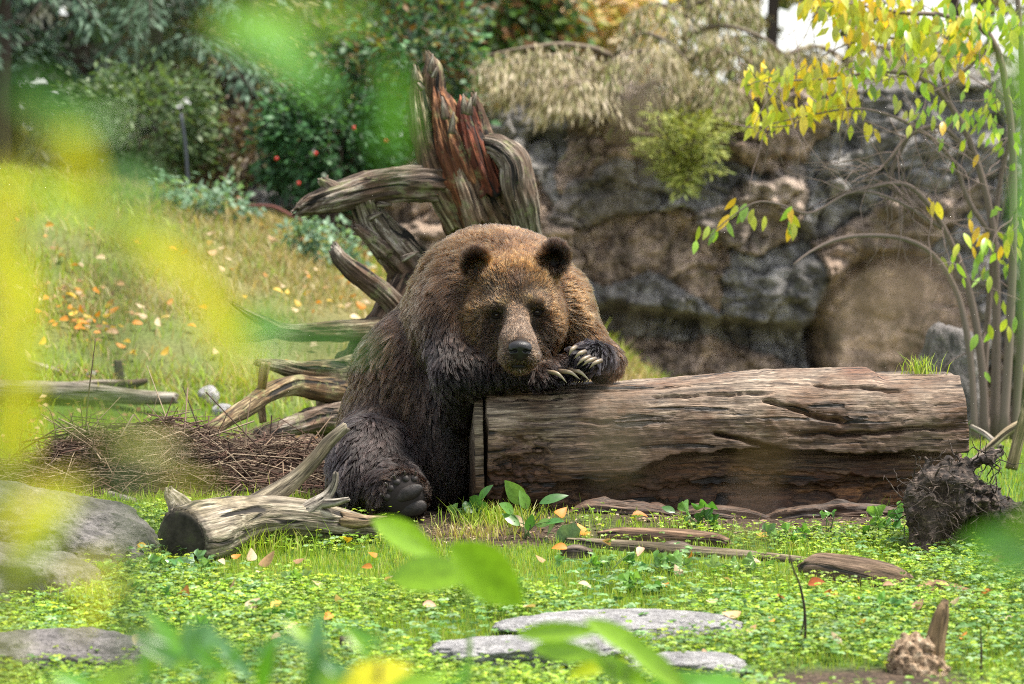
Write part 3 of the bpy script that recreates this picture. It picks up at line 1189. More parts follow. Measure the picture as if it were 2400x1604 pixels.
claw_px((1284, 872, .090), (1308, 877, .055), (1329, 898, .055), .0090)
claw_px((1310, 870, .090), (1338, 874, .055), (1360, 890, .055), .0095)
claw_px((1334, 866, .095), (1360, 873, .060), (1382, 893, .062), .0095)
for a_, t_ in (((1350, 813), (1333, 834)), ((1372, 824), (1346, 841)), ((1383, 836), (1352, 857)), ((1396, 841), (1365, 858)), ((1410, 845), (1381, 864))):
    m_ = ((a_[0] + t_[0]) / 2 - 2, (a_[1] + t_[1]) / 2 - 3)
    claw_px(a_ + (.070,), m_ + (.045,), t_ + (.055,), .0088)

# ---- sole of the hind foot: pads and claws
b = MB('paw_pad')
tcp = b.n('TexCoord').outputs['Object']
b.principled(b.ramp(b.noise(tcp, 60, 4), [(.3, (.007, .006, .006)), (.7, (.026, .020, .018))]), .6, .35, b.bump(b.noise(tcp, 220, 4), .5, .003))
M_pad = b.m
def pad(c, r, rot=0.0):
    s = SDF(c - max(r) - .02, c + max(r) + .02, .005)
    s.ell(c, r, .01, rot=np.array(Matrix.Rotation(rot, 3, 'Y')))
    s.rough(lambda p: .003 * fbm(p * 40, 3, 8), .03)
    V, F = s.mesh()
    return obj('paw_pad', V, F, M_pad, bear)
def sole_pt(px, py, off=0.0):
    h, n = bear_hit(px, py)
    return h + np.array([0, off, 0])
pad(sole_pt(955, 1158, .012), np.array([.062, .022, .030]), -.45)
pad(sole_pt(965, 1192, .014), np.array([.060, .022, .034]), -.15)
for q in ((908, 1166), (916, 1146), (931, 1132), (950, 1124), (970, 1124)):
    c_ = sole_pt(*q, .008)
    pad(c_, np.array([.0175, .017, .0165]))
    d_ = norm(np.array([c_[0], 0, c_[2]]) - np.array([bp(955, 1175, 0)[0], 0, bp(955, 1175, 0)[2]]))
    claw(c_ + d_ * .014 + np.array([0, -.004, 0]), c_ + d_ * .026 + np.array([0, -.012, .004]), c_ + d_ * .030 + np.array([0, -.018, 0]), .0048, M_dclaw)
# ------------------------------------------------------------------ stones
def rock_mat(name, dark, mid, light, sc=1.0, mossy=0.0):
    b = MB(name)
    tc = b.n('TexCoord').outputs['Object']
    n1 = b.noise(tc, 5 * sc, 7, .7, .4)
    n2 = b.noise(tc, 42 * sc, 6, .7)
    c = b.ramp(n1, [(.33, dark), (.5, mid), (.68, light)])
    c = b.mix(c, b.ramp(n2, [(.3, .45), (.62, 1.2)]), .75, 'MULTIPLY')
    c = b.mix(c, b.attr('Col').outputs['Color'], 1.0, 'MULTIPLY')
    if mossy:
        g = b.ramp(b.noise(tc, 8 * sc, 5, .7), [(.56, 0.0), (.66, mossy)])
        c = b.mix(c, (.07, .09, .02), g)
    n3 = b.noise(tc, 13 * sc, 6, .75, .8)
    c = b.mix(c, b.ramp(n3, [(.36, .5), (.6, 1.2)]), .7, 'MULTIPLY')
    b.principled(c, .85, .3, b.bump(b.math('ADD', b.math('ADD', n1, n3), b.math('MULTIPLY', n2, .6)), 1.0, .03))
    return b.m

M_stone = rock_mat('grey_stone', (.085, .078, .075), (.19, .175, .168), (.34, .31, .295), 1.3, .35)
M_pale = rock_mat('pale_stone', (.27, .266, .27), (.44, .43, .43), (.60, .585, .57), 2.0, .25)

import bmesh
def ico(sub):
    bm = bmesh.new()
    bmesh.ops.create_icosphere(bm, subdivisions=sub, radius=1.0)
    V = np.array([v.co[:] for v in bm.verts])
    F = np.array([[v.index for v in f.verts] for f in bm.faces])
    bm.free()
    return V, F
ICO5, ICO4, ICO3 = ico(6), ico(4), ico(3)

def rock(name, c, r, seed, mat, label, cat='rock', group=None, planes=9, rot=0.0, base=ICO5, tiltx=0.0, parent=None, rough=.05, faces=None, sharp=14):
    rng = np.random.RandomState(seed)
    V, F = base
    N = rand_dirs(rng, planes)
    N[0] = norm(np.array([rng.normal() * .2, -.3, 1.0]))
    dd = rng.uniform(.62, .92, planes)
    if faces is not None:
        for q, fc in enumerate(faces):
            N[q] = norm(np.array(fc[:3]))
            dd[q] = fc[3]
    dots = V @ N.T
    rad = np.where(dots > .05, dd / np.maximum(dots, .05), 9)
    rr = -np.log(np.exp(-rad * sharp).sum(1) + np.exp(-sharp)) / sharp
    rr = rr * (1 + rough * 1.6 * fbm(V * 2.2, 4, seed) + rough * .5 * fbm(V * 9, 4, seed + 4, ridged=True))
    X = V * rr[:, None] * np.array(r)
    R = np.array(Matrix.Rotation(rot, 3, 'Z') @ Matrix.Rotation(tiltx, 3, 'X'))
    X = X @ R.T + np.array(c)
    col = np.ones((len(X), 3)) * (1 + .18 * fbm(V * 3, 3, seed + 9))[:, None]
    o = obj(name, X, F, mat, parent, col=col)
    if parent is None:
        tag(o, label, cat, group)
    return o

def rock_px(name, px, py, Y, rx, ry, rz, seed, mat, label, **kw):
    """centre pixel and half sizes in metres; Y given from the ground contact"""
    return rock(name, P(px, py, Y), (rx, ry, rz), seed, mat, label, **kw)

rock_px('boulder', 85, 1268, -.66, .47, .36, .25, 21, M_stone, 'large grey boulder with a long smooth slope beside the driftwood', faces=[(.50, -.25, .80, .52), (-.1, -.95, .25, .62), (-.8, -.1, .5, .75), (.1, .5, .9, .8)], sharp=30, rough=.10)
rock_px('boulder', 30, 1400, -1.32, .35, .28, .23, 25, M_stone, 'grey boulder with a dark front and a pale flat top in the clover', faces=[(.25, -.12, .95, .60), (.15, -.98, -.05, .55), (.9, -.35, .2, .70), (-.8, -.1, .5, .75)], sharp=30, rough=.10)
rock_px('boulder', 165, 1600, -2.35, .44, .22, .19, 28, M_stone, 'low grey boulder with a fallen cream leaf on its ledge', faces=[(.10, -.2, .95, .62), (.1, -.95, .1, .65), (.9, -.2, .4, .8), (-.7, -.3, .6, .8)], sharp=26, rough=.11)
rock_px('flat_stone', 1450, 1478, -1.98, .40, .20, .07, 31, M_pale, 'long flat pale stone slab sunk in the clover', cat='stone', rot=.05, rough=.10, sharp=22)
rock_px('flat_stone', 1545, 1482, -2.05, .085, .07, .06, 33, M_pale, 'small rounded pale stone lying against the flat slab', cat='stone')
rock_px('flat_stone', 1240, 1535, -2.40, .33, .22, .075, 36, M_pale, 'broad flat pale stone under the glossy green leaves', cat='stone', rot=-.08, rough=.11, sharp=22)
rock_px('flat_stone', 1610, 1560, -2.60, .22, .14, .06, 38, M_pale, 'thin flat stone by the brown earth patch', cat='stone', rot=.2, rough=.12, sharp=22)
def grnd_rock(name, px, py, rx, ry, rz, seed, mat, label, **kw):
    g = on_ground(px, py)
    return rock(name, g + np.array([0, ry * .6, rz * .55]), (rx, ry, rz), seed, mat, label, base=ICO4, **kw)
grnd_rock('round_stone', 488, 952, .056, .06, .072, 41, M_pale, 'upright pale oval stone behind the twig heap', cat='stone')
grnd_rock('round_stone', 520, 976, .060, .06, .040, 43, M_pale, 'low bluish grey stone leaning by the pale oval stone', cat='stone')
grnd_rock('flat_stone', 238, 1038, .095, .07, .026, 45, M_pale, 'flat buff stone in the grass behind the twig heap', cat='stone')
grnd_rock('flat_stone', 375, 1040, .055, .05, .018, 47, M_pale, 'small flat buff stone at the edge of the bare path', cat='stone')
grnd_rock('pebble', 212, 885, .040, .04, .022, 49, M_pale, 'small white stone at the foot of the hillside', cat='stone')

# ------------------------------------------------------------------ pale driftwood branch in front of the bear's foot
dw = thing('driftwood_branch', 'pale forked driftwood branch with a dark sawn end lying on the grass', 'driftwood', tuple(on_ground(620, 1290)))
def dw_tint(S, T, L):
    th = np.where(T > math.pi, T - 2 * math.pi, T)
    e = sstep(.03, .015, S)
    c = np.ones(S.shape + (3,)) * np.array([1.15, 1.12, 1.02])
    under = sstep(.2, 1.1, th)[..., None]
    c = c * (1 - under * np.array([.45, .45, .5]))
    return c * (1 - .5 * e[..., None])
tr = pxline([(430, 1262, -.80, 70), (470, 1252, -.72, 72), (545, 1228, -.58, 60), (620, 1212, -.50, 47), (700, 1212, -.46, 42), (790, 1226, -.42, 36), (880, 1240, -.40, 22)])
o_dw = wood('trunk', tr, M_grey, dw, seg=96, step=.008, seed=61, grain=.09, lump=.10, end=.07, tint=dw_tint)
b = MB('sawn_end')
tcs = b.n('TexCoord').outputs['Object']
b.principled(b.ramp(b.noise(tcs, 14, 6, .7), [(.3, (.014, .013, .010)), (.55, (.045, .040, .030)), (.75, (.06, .07, .03))]), .9, .2, b.bump(b.noise(tcs, 60, 4), .6, .01))
M_sawn = b.m
t0 = norm(tr[1, :3] - tr[0, :3])
disc_c = tr[0, :3] - t0 * .010
u_ = norm(np.cross(t0, [0, 0, 1.]))
w_ = np.cross(t0, u_)
an = np.linspace(0, 2 * math.pi, 48, endpoint=False)
rad_d = tr[0, 3] * (.93 + .06 * fbm(v3(np.cos(an) * 1.5, np.sin(an) * 1.5, 0 * an), 3, 63))
ring = [disc_c - t0 * .006 * (1 - f) + (f * rad_d)[:, None] * (np.cos(an)[:, None] * u_ + np.sin(an)[:, None] * w_) for f in (1.0, .8, .5, .2)]
back = disc_c + t0 * .03 + (rad_d * .9)[:, None] * (np.cos(an)[:, None] * u_ + np.sin(an)[:, None] * w_)
dV = np.vstack([back] + ring)
dF = []
for k in range(4):
    i_ = np.arange(48)
    dF.append(np.stack([k * 48 + i_, k * 48 + (i_ + 1) % 48, (k + 1) * 48 + (i_ + 1) % 48, (k + 1) * 48 + i_], -1))
dF = np.concatenate(dF)
flat = np.concatenate([dF.ravel(), 4 * 48 + np.arange(48)])
obj('sawn_face', dV, flat, M_sawn, dw, counts=np.concatenate([np.full(len(dF), 4), [48]]).astype(np.int32), smooth=False)
wood('branch', pxline([(570, 1205, -.50, 30), (625, 1172, -.44, 27), (690, 1125, -.40, 19), (740, 1075, -.38, 16), (772, 1035, -.36, 15), (812, 1000, -.35, 12)]), M_grey, dw, seg=40, seed=64, grain=.10, lump=.10, end=.2, tint=lambda S, T, L: np.ones(S.shape + (3,)) * np.array([.82, .78, .66]))
wood('branch', pxline([(690, 1215, -.48, 26), (735, 1188, -.47, 20), (768, 1160, -.46, 12), (784, 1132, -.46, 8), (787, 1108, -.46, 6)]), M_grey, dw, seg=32, seed=66, grain=.12, lump=.12, end=.3)
wood('branch', pxline([(745, 1182, -.47, 12), (785, 1178, -.49, 9), (818, 1170, -.50, 5)]), M_grey, dw, seg=24, seed=67, grain=.12, lump=.12, end=.3)
wood('knob', pxline([(440, 1225, -.70, 40), (418, 1185, -.66, 26), (400, 1160, -.64, 14), (396, 1148, -.64, 6)]), M_grey, dw, seg=36, seed=68, grain=.14, lump=.2, end=.4)
wood('splinter', pxline([(800, 1218, -.45, 20), (850, 1222, -.45, 14), (905, 1215, -.42, 5)]), M_grey, dw, seg=28, seed=69, grain=.2, lump=.2, end=.4, tint=lambda S, T, L: np.ones(S.shape + (3,)) * np.array([.85, .68, .5]))

# ------------------------------------------------------------------ uprooted stump behind the bear
st = thing('uprooted_stump', 'tall weathered uprooted stump with reddish heartwood and forked roots behind the bear', 'stump', tuple(on_ground(800, 1040)))
def st_tint(S, T, L):
    th = np.where(T > math.pi, T - 2 * math.pi, T)
    n = fbm(v3(S * 5, th * 1.5, 0 * S), 4, 111)
    red = np.exp(-((th - .05) / .75) ** 2) * sstep(L * .12, L * .25, S) * sstep(L * .88, L * .70, S) * sstep(-.25, .12, n)
    c = np.ones(S.shape + (3,)) * np.array([1.05, 1.0, .92])
    c = c * (1 - red[..., None]) + red[..., None] * np.array([1.75, .72, .36])
    moss = sstep(.15, .4, fbm(v3(S * 6, th * 2, 0 * S + 2), 3, 113)) * .5
    return c * (1 - moss[..., None] * np.array([.35, .12, .6]))
SY = 2.9
wood('trunk', pxline([(1195, 660, SY + .25, 85), (1155, 530, SY + .12, 88), (1118, 450, SY + .06, 84), (1090, 390, SY + .05, 66), (1075, 345, SY + .05, 34)]), M_drift, st, seg=120, step=.009, seed=71, grain=.30, lump=.20, knots=.4, end=.35,
     tint=lambda S, T, L: (np.ones(S.shape + (3,)) * np.array([1.15, 1.05, .92])) * (1 + .5 * sstep(.1, .4, fbm(v3(S * 3, np.cos(T) * 3, np.sin(T) * 3), 3, 114)))[..., None])
def plate(rows, tint, seed, **kw):
    return wood('trunk_plate', pxline(rows), M_drift, st, seg=72, step=.008, seed=seed, grain=.34, lump=.24, knots=.45, end=.5, tint=lambda S, T, L: np.ones(S.shape + (3,)) * np.array(tint) * (1 + .45 * fbm(v3(S * 8, np.cos(T) * 2.5, np.sin(T) * 2.5), 3, seed + 3))[..., None], **kw)
plate([(1085, 520, SY, 34), (1040, 440, SY - .04, 36), (1003, 350, SY - .04, 28), (986, 260, SY - .02, 22), (978, 195, SY, 14), (974, 160, SY, 5)], (1.15, 1.12, .92), 711)
plate([(1035, 380, SY + .03, 34), (1015, 290, SY + .02, 34), (1012, 215, SY + .02, 28), (1014, 165, SY + .02, 19), (1008, 140, SY + .02, 10), (1002, 124, SY + .02, 4)], (.95, .85, .72), 712)
plate([(1130, 520, SY - .04, 44), (1088, 420, SY - .05, 46), (1056, 330, SY - .05, 38), (1036, 255, SY - .03, 26), (1024, 205, SY, 10)], (1.15, .62, .34), 713)
plate([(1150, 450, SY - .06, 36), (1118, 360, SY - .08, 34), (1098, 295, SY - .05, 26), (1090, 255, SY - .03, 16), (1084, 232, SY, 5)], (.95, .34, .20), 714)
plate([(1165, 430, SY - .02, 24), (1134, 345, SY - .03, 22), (1123, 285, SY - .01, 17), (1116, 248, SY, 12), (1108, 220, SY, 4)], (.85, .72, .6), 715)
plate([(1120, 530, SY - .12, 20), (1098, 470, SY - .12, 22), (1078, 410, SY - .11, 16), (1066, 370, SY - .1, 6)], (1.7, 1.6, 1.45), 716)
wood('root', pxline([(1120, 345, SY - .05, 24), (1165, 350, SY - .1, 24), (1200, 385, SY - .12, 30), (1208, 440, SY - .12, 34), (1228, 505, SY - .1, 26), (1238, 580, SY, 26)]), M_drift, st, seg=72, step=.009, seed=73, grain=.40, lump=.26, knots=.35, end=.2)
wood('root', pxline([(1030, 430, SY - .05, 34), (985, 428, SY - .1, 34), (925, 432, SY - .12, 30), (850, 446, SY - .15, 30), (775, 466, SY - .2, 26), (725, 482, SY - .22, 18), (698, 494, SY - .24, 9)]), M_drift, st, seg=64, step=.009, seed=74, grain=.38, lump=.26, end=.7)
wood('root', pxline([(800, 455, SY - .18, 18), (775, 438, SY - .2, 14), (752, 424, SY - .22, 9)]), M_drift, st, seg=36, seed=75, grain=.2, lump=.26, end=.7)
wood('root', pxline([(850, 462, SY - .14, 28), (868, 510, SY - .1, 30), (905, 560, SY - .05, 36), (950, 610, SY, 42), (1000, 665, SY + .05, 44)]), M_drift, st, seg=72, step=.009, seed=76, grain=.38, lump=.26, knots=.2, end=.1)
wood('root', pxline([(905, 590, SY - .1, 20), (872, 560, SY - .15, 14), (850, 545, SY - .18, 10), (832, 532, SY - .2, 6)]), M_drift, st, seg=36, seed=77, grain=.42, lump=.26, end=.7)
wood('root', pxline([(945, 760, SY - .1, 34), (915, 705, SY - .2, 24), (870, 665, SY - .25, 20), (825, 630, SY - .28, 18), (795, 600, SY - .3, 14), (784, 576, SY - .3, 6)]), M_drift, st, seg=48, step=.009, seed=78, grain=.42, lump=.26, knots=.3, end=.7)
wood('root', pxline([(1000, 650, SY + .05, 60), (960, 730, SY - .05, 66), (915, 810, SY - .15, 72), (860, 890, SY - .2, 70), (810, 960, SY - .25, 60), (770, 1010, SY - .2, 46)]), M_drift, st, seg=72, seed=79, grain=.36, lump=.26, knots=.3, end=.1, tint=lambda S, T, L: np.ones(S.shape + (3,)) * np.array([.75, .62, .5]))
wood('root', pxline([(900, 770, SY - .2, 26), (830, 775, SY - .3, 20), (740, 778, SY - .4, 17), (660, 776, SY - .5, 15), (615, 755, SY - .55, 11), (575, 732, SY - .6, 7), (545, 712, SY - .62, 4)]), M_drift, st, seg=36, seed=80, grain=.38, lump=.26, end=.5, tint=lambda S, T, L: np.ones(S.shape + (3,)) * np.array([1.0, 1.05, .85]))
wood('root', pxline([(640, 776, SY - .5, 13), (600, 790, SY - .55, 9), (555, 795, SY - .6, 5)]), M_drift, st, seg=28, seed=81, grain=.38, lump=.26, end=.5)
wood('root', pxline([(880, 860, SY - .3, 34), (800, 875, SY - .4, 30), (720, 872, SY - .5, 22), (655, 858, SY - .55, 14), (605, 850, SY - .6, 8)]), M_drift, st, seg=44, seed=82, grain=.36, lump=.26, end=.5, tint=lambda S, T, L: np.ones(S.shape + (3,)) * np.array([.9, .95, .72]))
wood('root', pxline([(830, 925, SY - .35, 40), (745, 912, SY - .55, 28), (680, 905, SY - .75, 24), (625, 925, SY - .95, 22), (560, 965, SY - 1.2, 20), (490, 1012, SY - 1.45, 17)]), M_drift, st, seg=44, seed=83, grain=.10, lump=.26, end=.25, tint=lambda S, T, L: np.ones(S.shape + (3,)) * np.array([1.0, .92, .62]))
wood('root', pxline([(830, 985, SY - .4, 40), (750, 985, SY - .6, 26), (680, 1000, SY - .8, 18), (600, 1020, SY - .95, 9)]), M_drift, st, seg=40, seed=84, grain=.42, lump=.26, end=.5)
wood('root', pxline([(616, 990, SY - .95, 8), (612, 940, SY - .97, 9), (616, 890, SY - 1.0, 11), (622, 850, SY - 1.0, 12)]), M_drift, st, seg=20, seed=85, grain=.12, lump=.26, end=.2, tint=lambda S, T, L: np.ones(S.shape + (3,)) * np.array([1.5, 1.4, 1.0]))

rngs = np.random.RandomState(717)
for (sx, sy, dx, dy_, L_) in ((974, 175, -2, -30, 1), (982, 200, -14, -16, .8), (1012, 150, 4, -34, 1), (1020, 168, 10, -18, .8), (1088, 245, -4, -34, 1), (1100, 250, 6, -30, 1), (1112, 232, 6, -22, .8), (1040, 255, -6, -40, 1), (1060, 290, 4, -40, .9),
                               (705, 490, -24, 4, 1), (715, 478, -28, -2, 1), (722, 500, -26, 10, .8), (755, 430, -14, -14, 1), (764, 424, 6, -18, .8), (835, 535, -16, -8, 1), (840, 548, -20, 2, .8), (786, 585, -8, -26, 1), (796, 596, -20, -10, .9), (782, 600, -16, -18, .8),
                               (1190, 372, 20, -14, .8), (1228, 455, 22, -6, .8), (880, 505, 24, -10, .8), (960, 600, 30, -14, .9), (905, 690, -26, -12, .9), (870, 660, -18, -18, .8), (900, 480, 26, 2, .8)):
    wood('splinter', pxline([(sx - dx * .6, sy - dy_ * .6, SY - .16, 9 * L_), (sx + dx * .1, sy + dy_ * .1, SY - .17, 6 * L_), (sx + dx * .7, sy + dy_ * .7, SY - .17, 1.2)]), M_drift, st, seg=12, step=.02, seed=int(720 + sx % 97), grain=.35, lump=.25, end=.3)
# ------------------------------------------------------------------ lying timber on the left
def lying(name, rows, mat, label, cat, seed, seg=36, group=None, ground=False, **kw):
    if ground:                                   # depth of each point from where its underside meets the terrain
        rows = [(a, b_, on_ground(a, b_ + r * .55)[1], r) for a, b_, _, r in rows]
    o = wood(name, pxline(rows), mat, None, seed=seed, seg=seg, **kw)
    return tag(o, label, cat, group)
gl = on_ground(200, 948)
lying('fallen_pole', [(-60, 918, gl[1], 26), (60, 915, gl[1], 24), (200, 922, gl[1], 22), (330, 932, gl[1] - .1, 17), (412, 934, gl[1] - .15, 13)], M_grey, 'long pale fallen pole lying behind the twig heap', 'log', 121, grain=.08)
lying('fallen_branch', [(150, 908, gl[1] + .25, 12), (230, 905, gl[1] + .25, 14), (310, 900, gl[1] + .25, 10), (345, 892, gl[1] + .25, 5)], M_drift, 'short bent dead branch resting on the pale pole', 'branch', 123, seg=24, grain=.12)
lying('fallen_branch', [(60, 850, gl[1] + .6, 8), (110, 868, gl[1] + .55, 12), (180, 890, gl[1] + .5, 12), (240, 905, gl[1] + .45, 7)], M_drift, 'dark twisted branch sloping down behind the pale pole', 'branch', 124, seg=24, grain=.15)
gp_ = on_ground(281, 905)
lying('short_stake', [(283, 908, gp_[1], 11), (281, 880, gp_[1], 10), (278, 858, gp_[1], 10), (276, 846, gp_[1], 8)], M_bark, 'short dark stake stuck in the ground below the hillside', 'stake', 125, seg=20)
hl = on_ground(70, 415)
lying('hill_log', [(-120, 372, hl[1], 48), (0, 362, hl[1], 46), (90, 352, hl[1], 42), (165, 345, hl[1] + .1, 34)], M_grey, 'broad pale log lying along the top of the hillside', 'log', 126, seg=48, grain=.1, tint=lambda S, T, L: np.ones(S.shape + (3,)) * np.array([1.3, 1.1, .8]))
sg = on_ground(250, 1185)
lying('grey_stick', [(186, 1146, sg[1], 11), (240, 1160, sg[1] - .03, 13), (290, 1172, sg[1] - .06, 12), (325, 1180, sg[1] - .08, 8)], M_grey, 'short stout grey stick in front of the twig heap', 'stick', 127, ground=True, seg=24, grain=.1)

# ------------------------------------------------------------------ sticks and wood scraps in front of the log
lying('long_stick', [(1330, 1268, -.30, 7), (1400, 1276, -.33, 13), (1520, 1286, -.38, 15), (1640, 1295, -.42, 14), (1760, 1304, -.47, 13), (1905, 1318, -.53, 10)], M_grey, 'long grey stick lying on the grass along the log', 'stick', 131, ground=True, seg=28, grain=.08, tint=lambda S, T, L: np.ones(S.shape + (3,)) * np.array([.72, .66, .52]))
lying('bark_slab', [(1408, 1258, -.12, 12), (1470, 1258, -.12, 20), (1580, 1262, -.14, 20), (1670, 1268, -.16, 17), (1706, 1276, -.17, 12)], M_bark, 'dark split slab of bark lying between the log and the long stick', 'bark', 133, ground=True, seg=40, grain=.2, lump=.15, end=.3, tint=lambda S, T, L: np.ones(S.shape + (3,)) * np.array([1.7, 1.4, 1.15]))
lying('bark_scrap', [(1545, 1296, -.50, 7), (1570, 1288, -.50, 15), (1605, 1288, -.50, 14), (1628, 1294, -.50, 6)], M_bark, 'crumbling scrap of dark bark lying across the long stick', 'bark', 134, ground=True, seg=24, grain=.3, lump=.3, end=.4)
lying('bark_scrap', [(1318, 1300, -.48, 12), (1350, 1297, -.47, 17), (1385, 1299, -.47, 10)], M_bark, 'small black crumbly bark scrap beside a fallen orange leaf', 'bark', 135, ground=True, seg=24, grain=.3, lump=.3, end=.4)
lying('driftwood_block', [(1885, 1338, -.82, 20), (1925, 1335, -.84, 36), (2000, 1345, -.88, 38), (2080, 1358, -.92, 34), (2122, 1366, -.94, 22)], M_grey, 'stubby brown driftwood block at the end of the long stick', 'driftwood', 136, ground=True, seg=56, step=.007, grain=.12, lump=.12, end=.25, tint=lambda S, T, L: np.ones(S.shape + (3,)) * np.array([.72, .55, .45]))
lying('rotten_wood', [(2150, 1388, -1.02, 12), (2190, 1380, -1.04, 18), (2240, 1386, -1.05, 14), (2280, 1392, -1.06, 7)], M_grey, 'small piece of crumbling orange brown wood in the grass', 'wood', 137, ground=True, seg=32, grain=.3, lump=.25, end=.4, tint=lambda S, T, L: np.ones(S.shape + (3,)) * np.array([1.05, .72, .46]))
# rotten stump low at the right
rs = thing('rotten_stump', 'pale crumbling rotten stump with one upright splinter in the grass', 'stump', tuple(on_ground(2150, 1600)))
RSY = -2.55
S_ = SDF(P(2040, 1690, RSY) - np.array([0, .2, 0]), P(2280, 1430, RSY) + np.array([0, .2, 0]), .0055)
S_.ell(P(2140, 1555, RSY), (.085, .085, .10), .03)
S_.ell(P(2168, 1585, RSY), (.085, .085, .10), .03)
S_.cone(P(2125, 1560, RSY), P(2110, 1515, RSY), .045, .022, .03)
S_.cone(P(2150, 1640, RSY), P(2150, 1600, RSY), .10, .09, .03)
S_.rough(lambda p: .022 * fbm(p * 24, 4, 151, ridged=True, gain=.6) + .014 * fbm(p * 60, 3, 152), .08)
sv, sf = S_.mesh()
b = MB('punky_wood')
tcq = b.n('TexCoord').outputs['Object']
nq = b.noise(tcq, 45, 6, .75, .5)
b.principled(b.ramp(nq, [(.36, (.07, .045, .028)), (.5, (.30, .205, .13)), (.62, (.52, .40, .28))]), .9, .2, b.bump(nq, .9, .015))
obj('stump_body', sv, sf, b.m, rs)
wood('splinter', pxline([(2182, 1580, RSY, 26), (2192, 1500, RSY, 22), (2206, 1440, RSY, 17), (2216, 1410, RSY, 8)]), M_grey, rs, seg=40, seed=139, grain=.16, lump=.12, end=.4, tint=lambda S, T, L: np.ones(S.shape + (3,)) * np.array([1.0, .75, .5]))
lying('stub_post', [(812, 1545, -2.3, 18), (812, 1520, -2.3, 17), (812, 1492, -2.3, 15)], M_bark, 'small square brown stub poking out of the clover', 'post', 140, seg=24, end=.1)

# ------------------------------------------------------------------ root clump at the right end of the log
rc = thing('root_clump', 'dark tangled root clump on the grass at the far end of the log', 'root', tuple(on_ground(2230, 1325)))
RY = -.52
R_ = SDF(P(2090, 1400, -1.0), P(2480, 1030, -.1) + np.array([.12, 0, .1]), .0065)
R_.ell(P(2215, 1150, RY), (.135, .13, .115), .05)
R_.ell(P(2180, 1185, RY - .05), (.10, .10, .10), .05)
R_.cone(P(2230, 1180, RY), P(2172, 1300, RY - .12), .13, .055, .05)
R_.cone(P(2172, 1290, RY - .12), P(2165, 1335, RY - .15), .055, .04, .03)
R_.cone(P(2230, 1180, RY), P(2420, 1240, RY + .05), .12, .085, .05)
R_.cone(P(2240, 1110, RY), P(2345, 1065, RY), .055, .022, .04)
R_.cone(P(2190, 1120, RY), P(2165, 1075, RY), .05, .02, .03)
R_.ell(P(2275, 1255, RY - .10), (.10, .08, .06), .03, sub=True)
R_.ell(P(2205, 1150, RY - .15), (.03, .05, .03), .02, sub=True)
R_.rough(lambda p: .042 * fbm(p * 13, 4, 141, ridged=True, gain=.6) + .016 * fbm(p * 34, 3, 142), .14)
rv, rf = R_.mesh()
b = MB('root_wood')
tcr = b.n('TexCoord').outputs['Object']
nr = b.noise(tcr, 26, 6, .75, .6)
nr2 = b.noise(b.mapping(tcr, (30, 30, 120)), 1, 5, .7)
b.principled(b.ramp(b.math('ADD', b.math('MULTIPLY', nr, .6), b.math('MULTIPLY', nr2, .4)), [(.43, (.009, .006, .005)), (.53, (.055, .036, .026)), (.62, (.24, .18, .145))]), .7, .4, b.bump(b.math('ADD', nr, nr2), .9, .02))
M_root = b.m
obj('root_crown', rv, rf, M_root, rc)
rng = np.random.RandomState(143)
ln = []
for k in range(330):
    i = rng.randint(len(rv))
    p0 = rv[i]
    d = norm(rng.normal(size=3) + np.array([0, -.8, .15]))
    pts = [p0]
    for q in range(6):
        d = norm(d + rng.normal(size=3) * .55 + np.array([0, 0, -.12]))
        pts.append(pts[-1] + d * rng.uniform(.012, .03))
    ln.append((np.array(pts), np.linspace(rng.uniform(.002, .0045), .001, 7)))
tv, tf, tcn = tubes(ln, 5)
o = obj('rootlets', tv, tf, M_root, rc, counts=tcn)
o['kind'] = 'stuff'
lying('root_stick', [(2260, 1095, -.40, 9), (2300, 1075, -.40, 12), (2340, 1062, -.40, 10), (2352, 1060, -.40, 5)], M_drift, 'short curved brown root poking up from the tangled root clump', 'root', 144, seg=24)

rock_px('rock_slab', 2228, 905, 4.9, .19, .22, .36, 52, M_stone, 'upright grey rock slab between the log and the sapling stems', faces=[(-.15, -.97, .15, .62), (-.9, -.3, .2, .75), (.9, -.2, .2, .8), (.1, -.1, .98, .85)], sharp=24, rough=.07)
lying('pale_branch', [(2290, 1075, 2.2, 8), (2330, 1040, 2.2, 9), (2365, 1010, 2.2, 10), (2410, 985, 2.2, 9)], M_grey, 'pale broken branch leaning at the foot of the sapling clump', 'branch', 145, seg=24, tint=lambda S, T, L: np.ones(S.shape + (3,)) * np.array([1.3, 1.15, .9]))
lying('pale_branch', [(2275, 1000, 2.6, 6), (2310, 1020, 2.6, 7), (2345, 1050, 2.5, 7)], M_grey, 'short pale branch crossing behind the root clump', 'branch', 146, seg=24)
lying('pale_branch', [(2370, 1100, 1.9, 14), (2385, 1040, 1.9, 13), (2400, 980, 1.9, 12), (2405, 940, 1.9, 6)], M_grey, 'thick pale broken stem standing by the sapling clump', 'branch', 147, seg=24, tint=lambda S, T, L: np.ones(S.shape + (3,)) * np.array([1.2, 1.0, .75]))
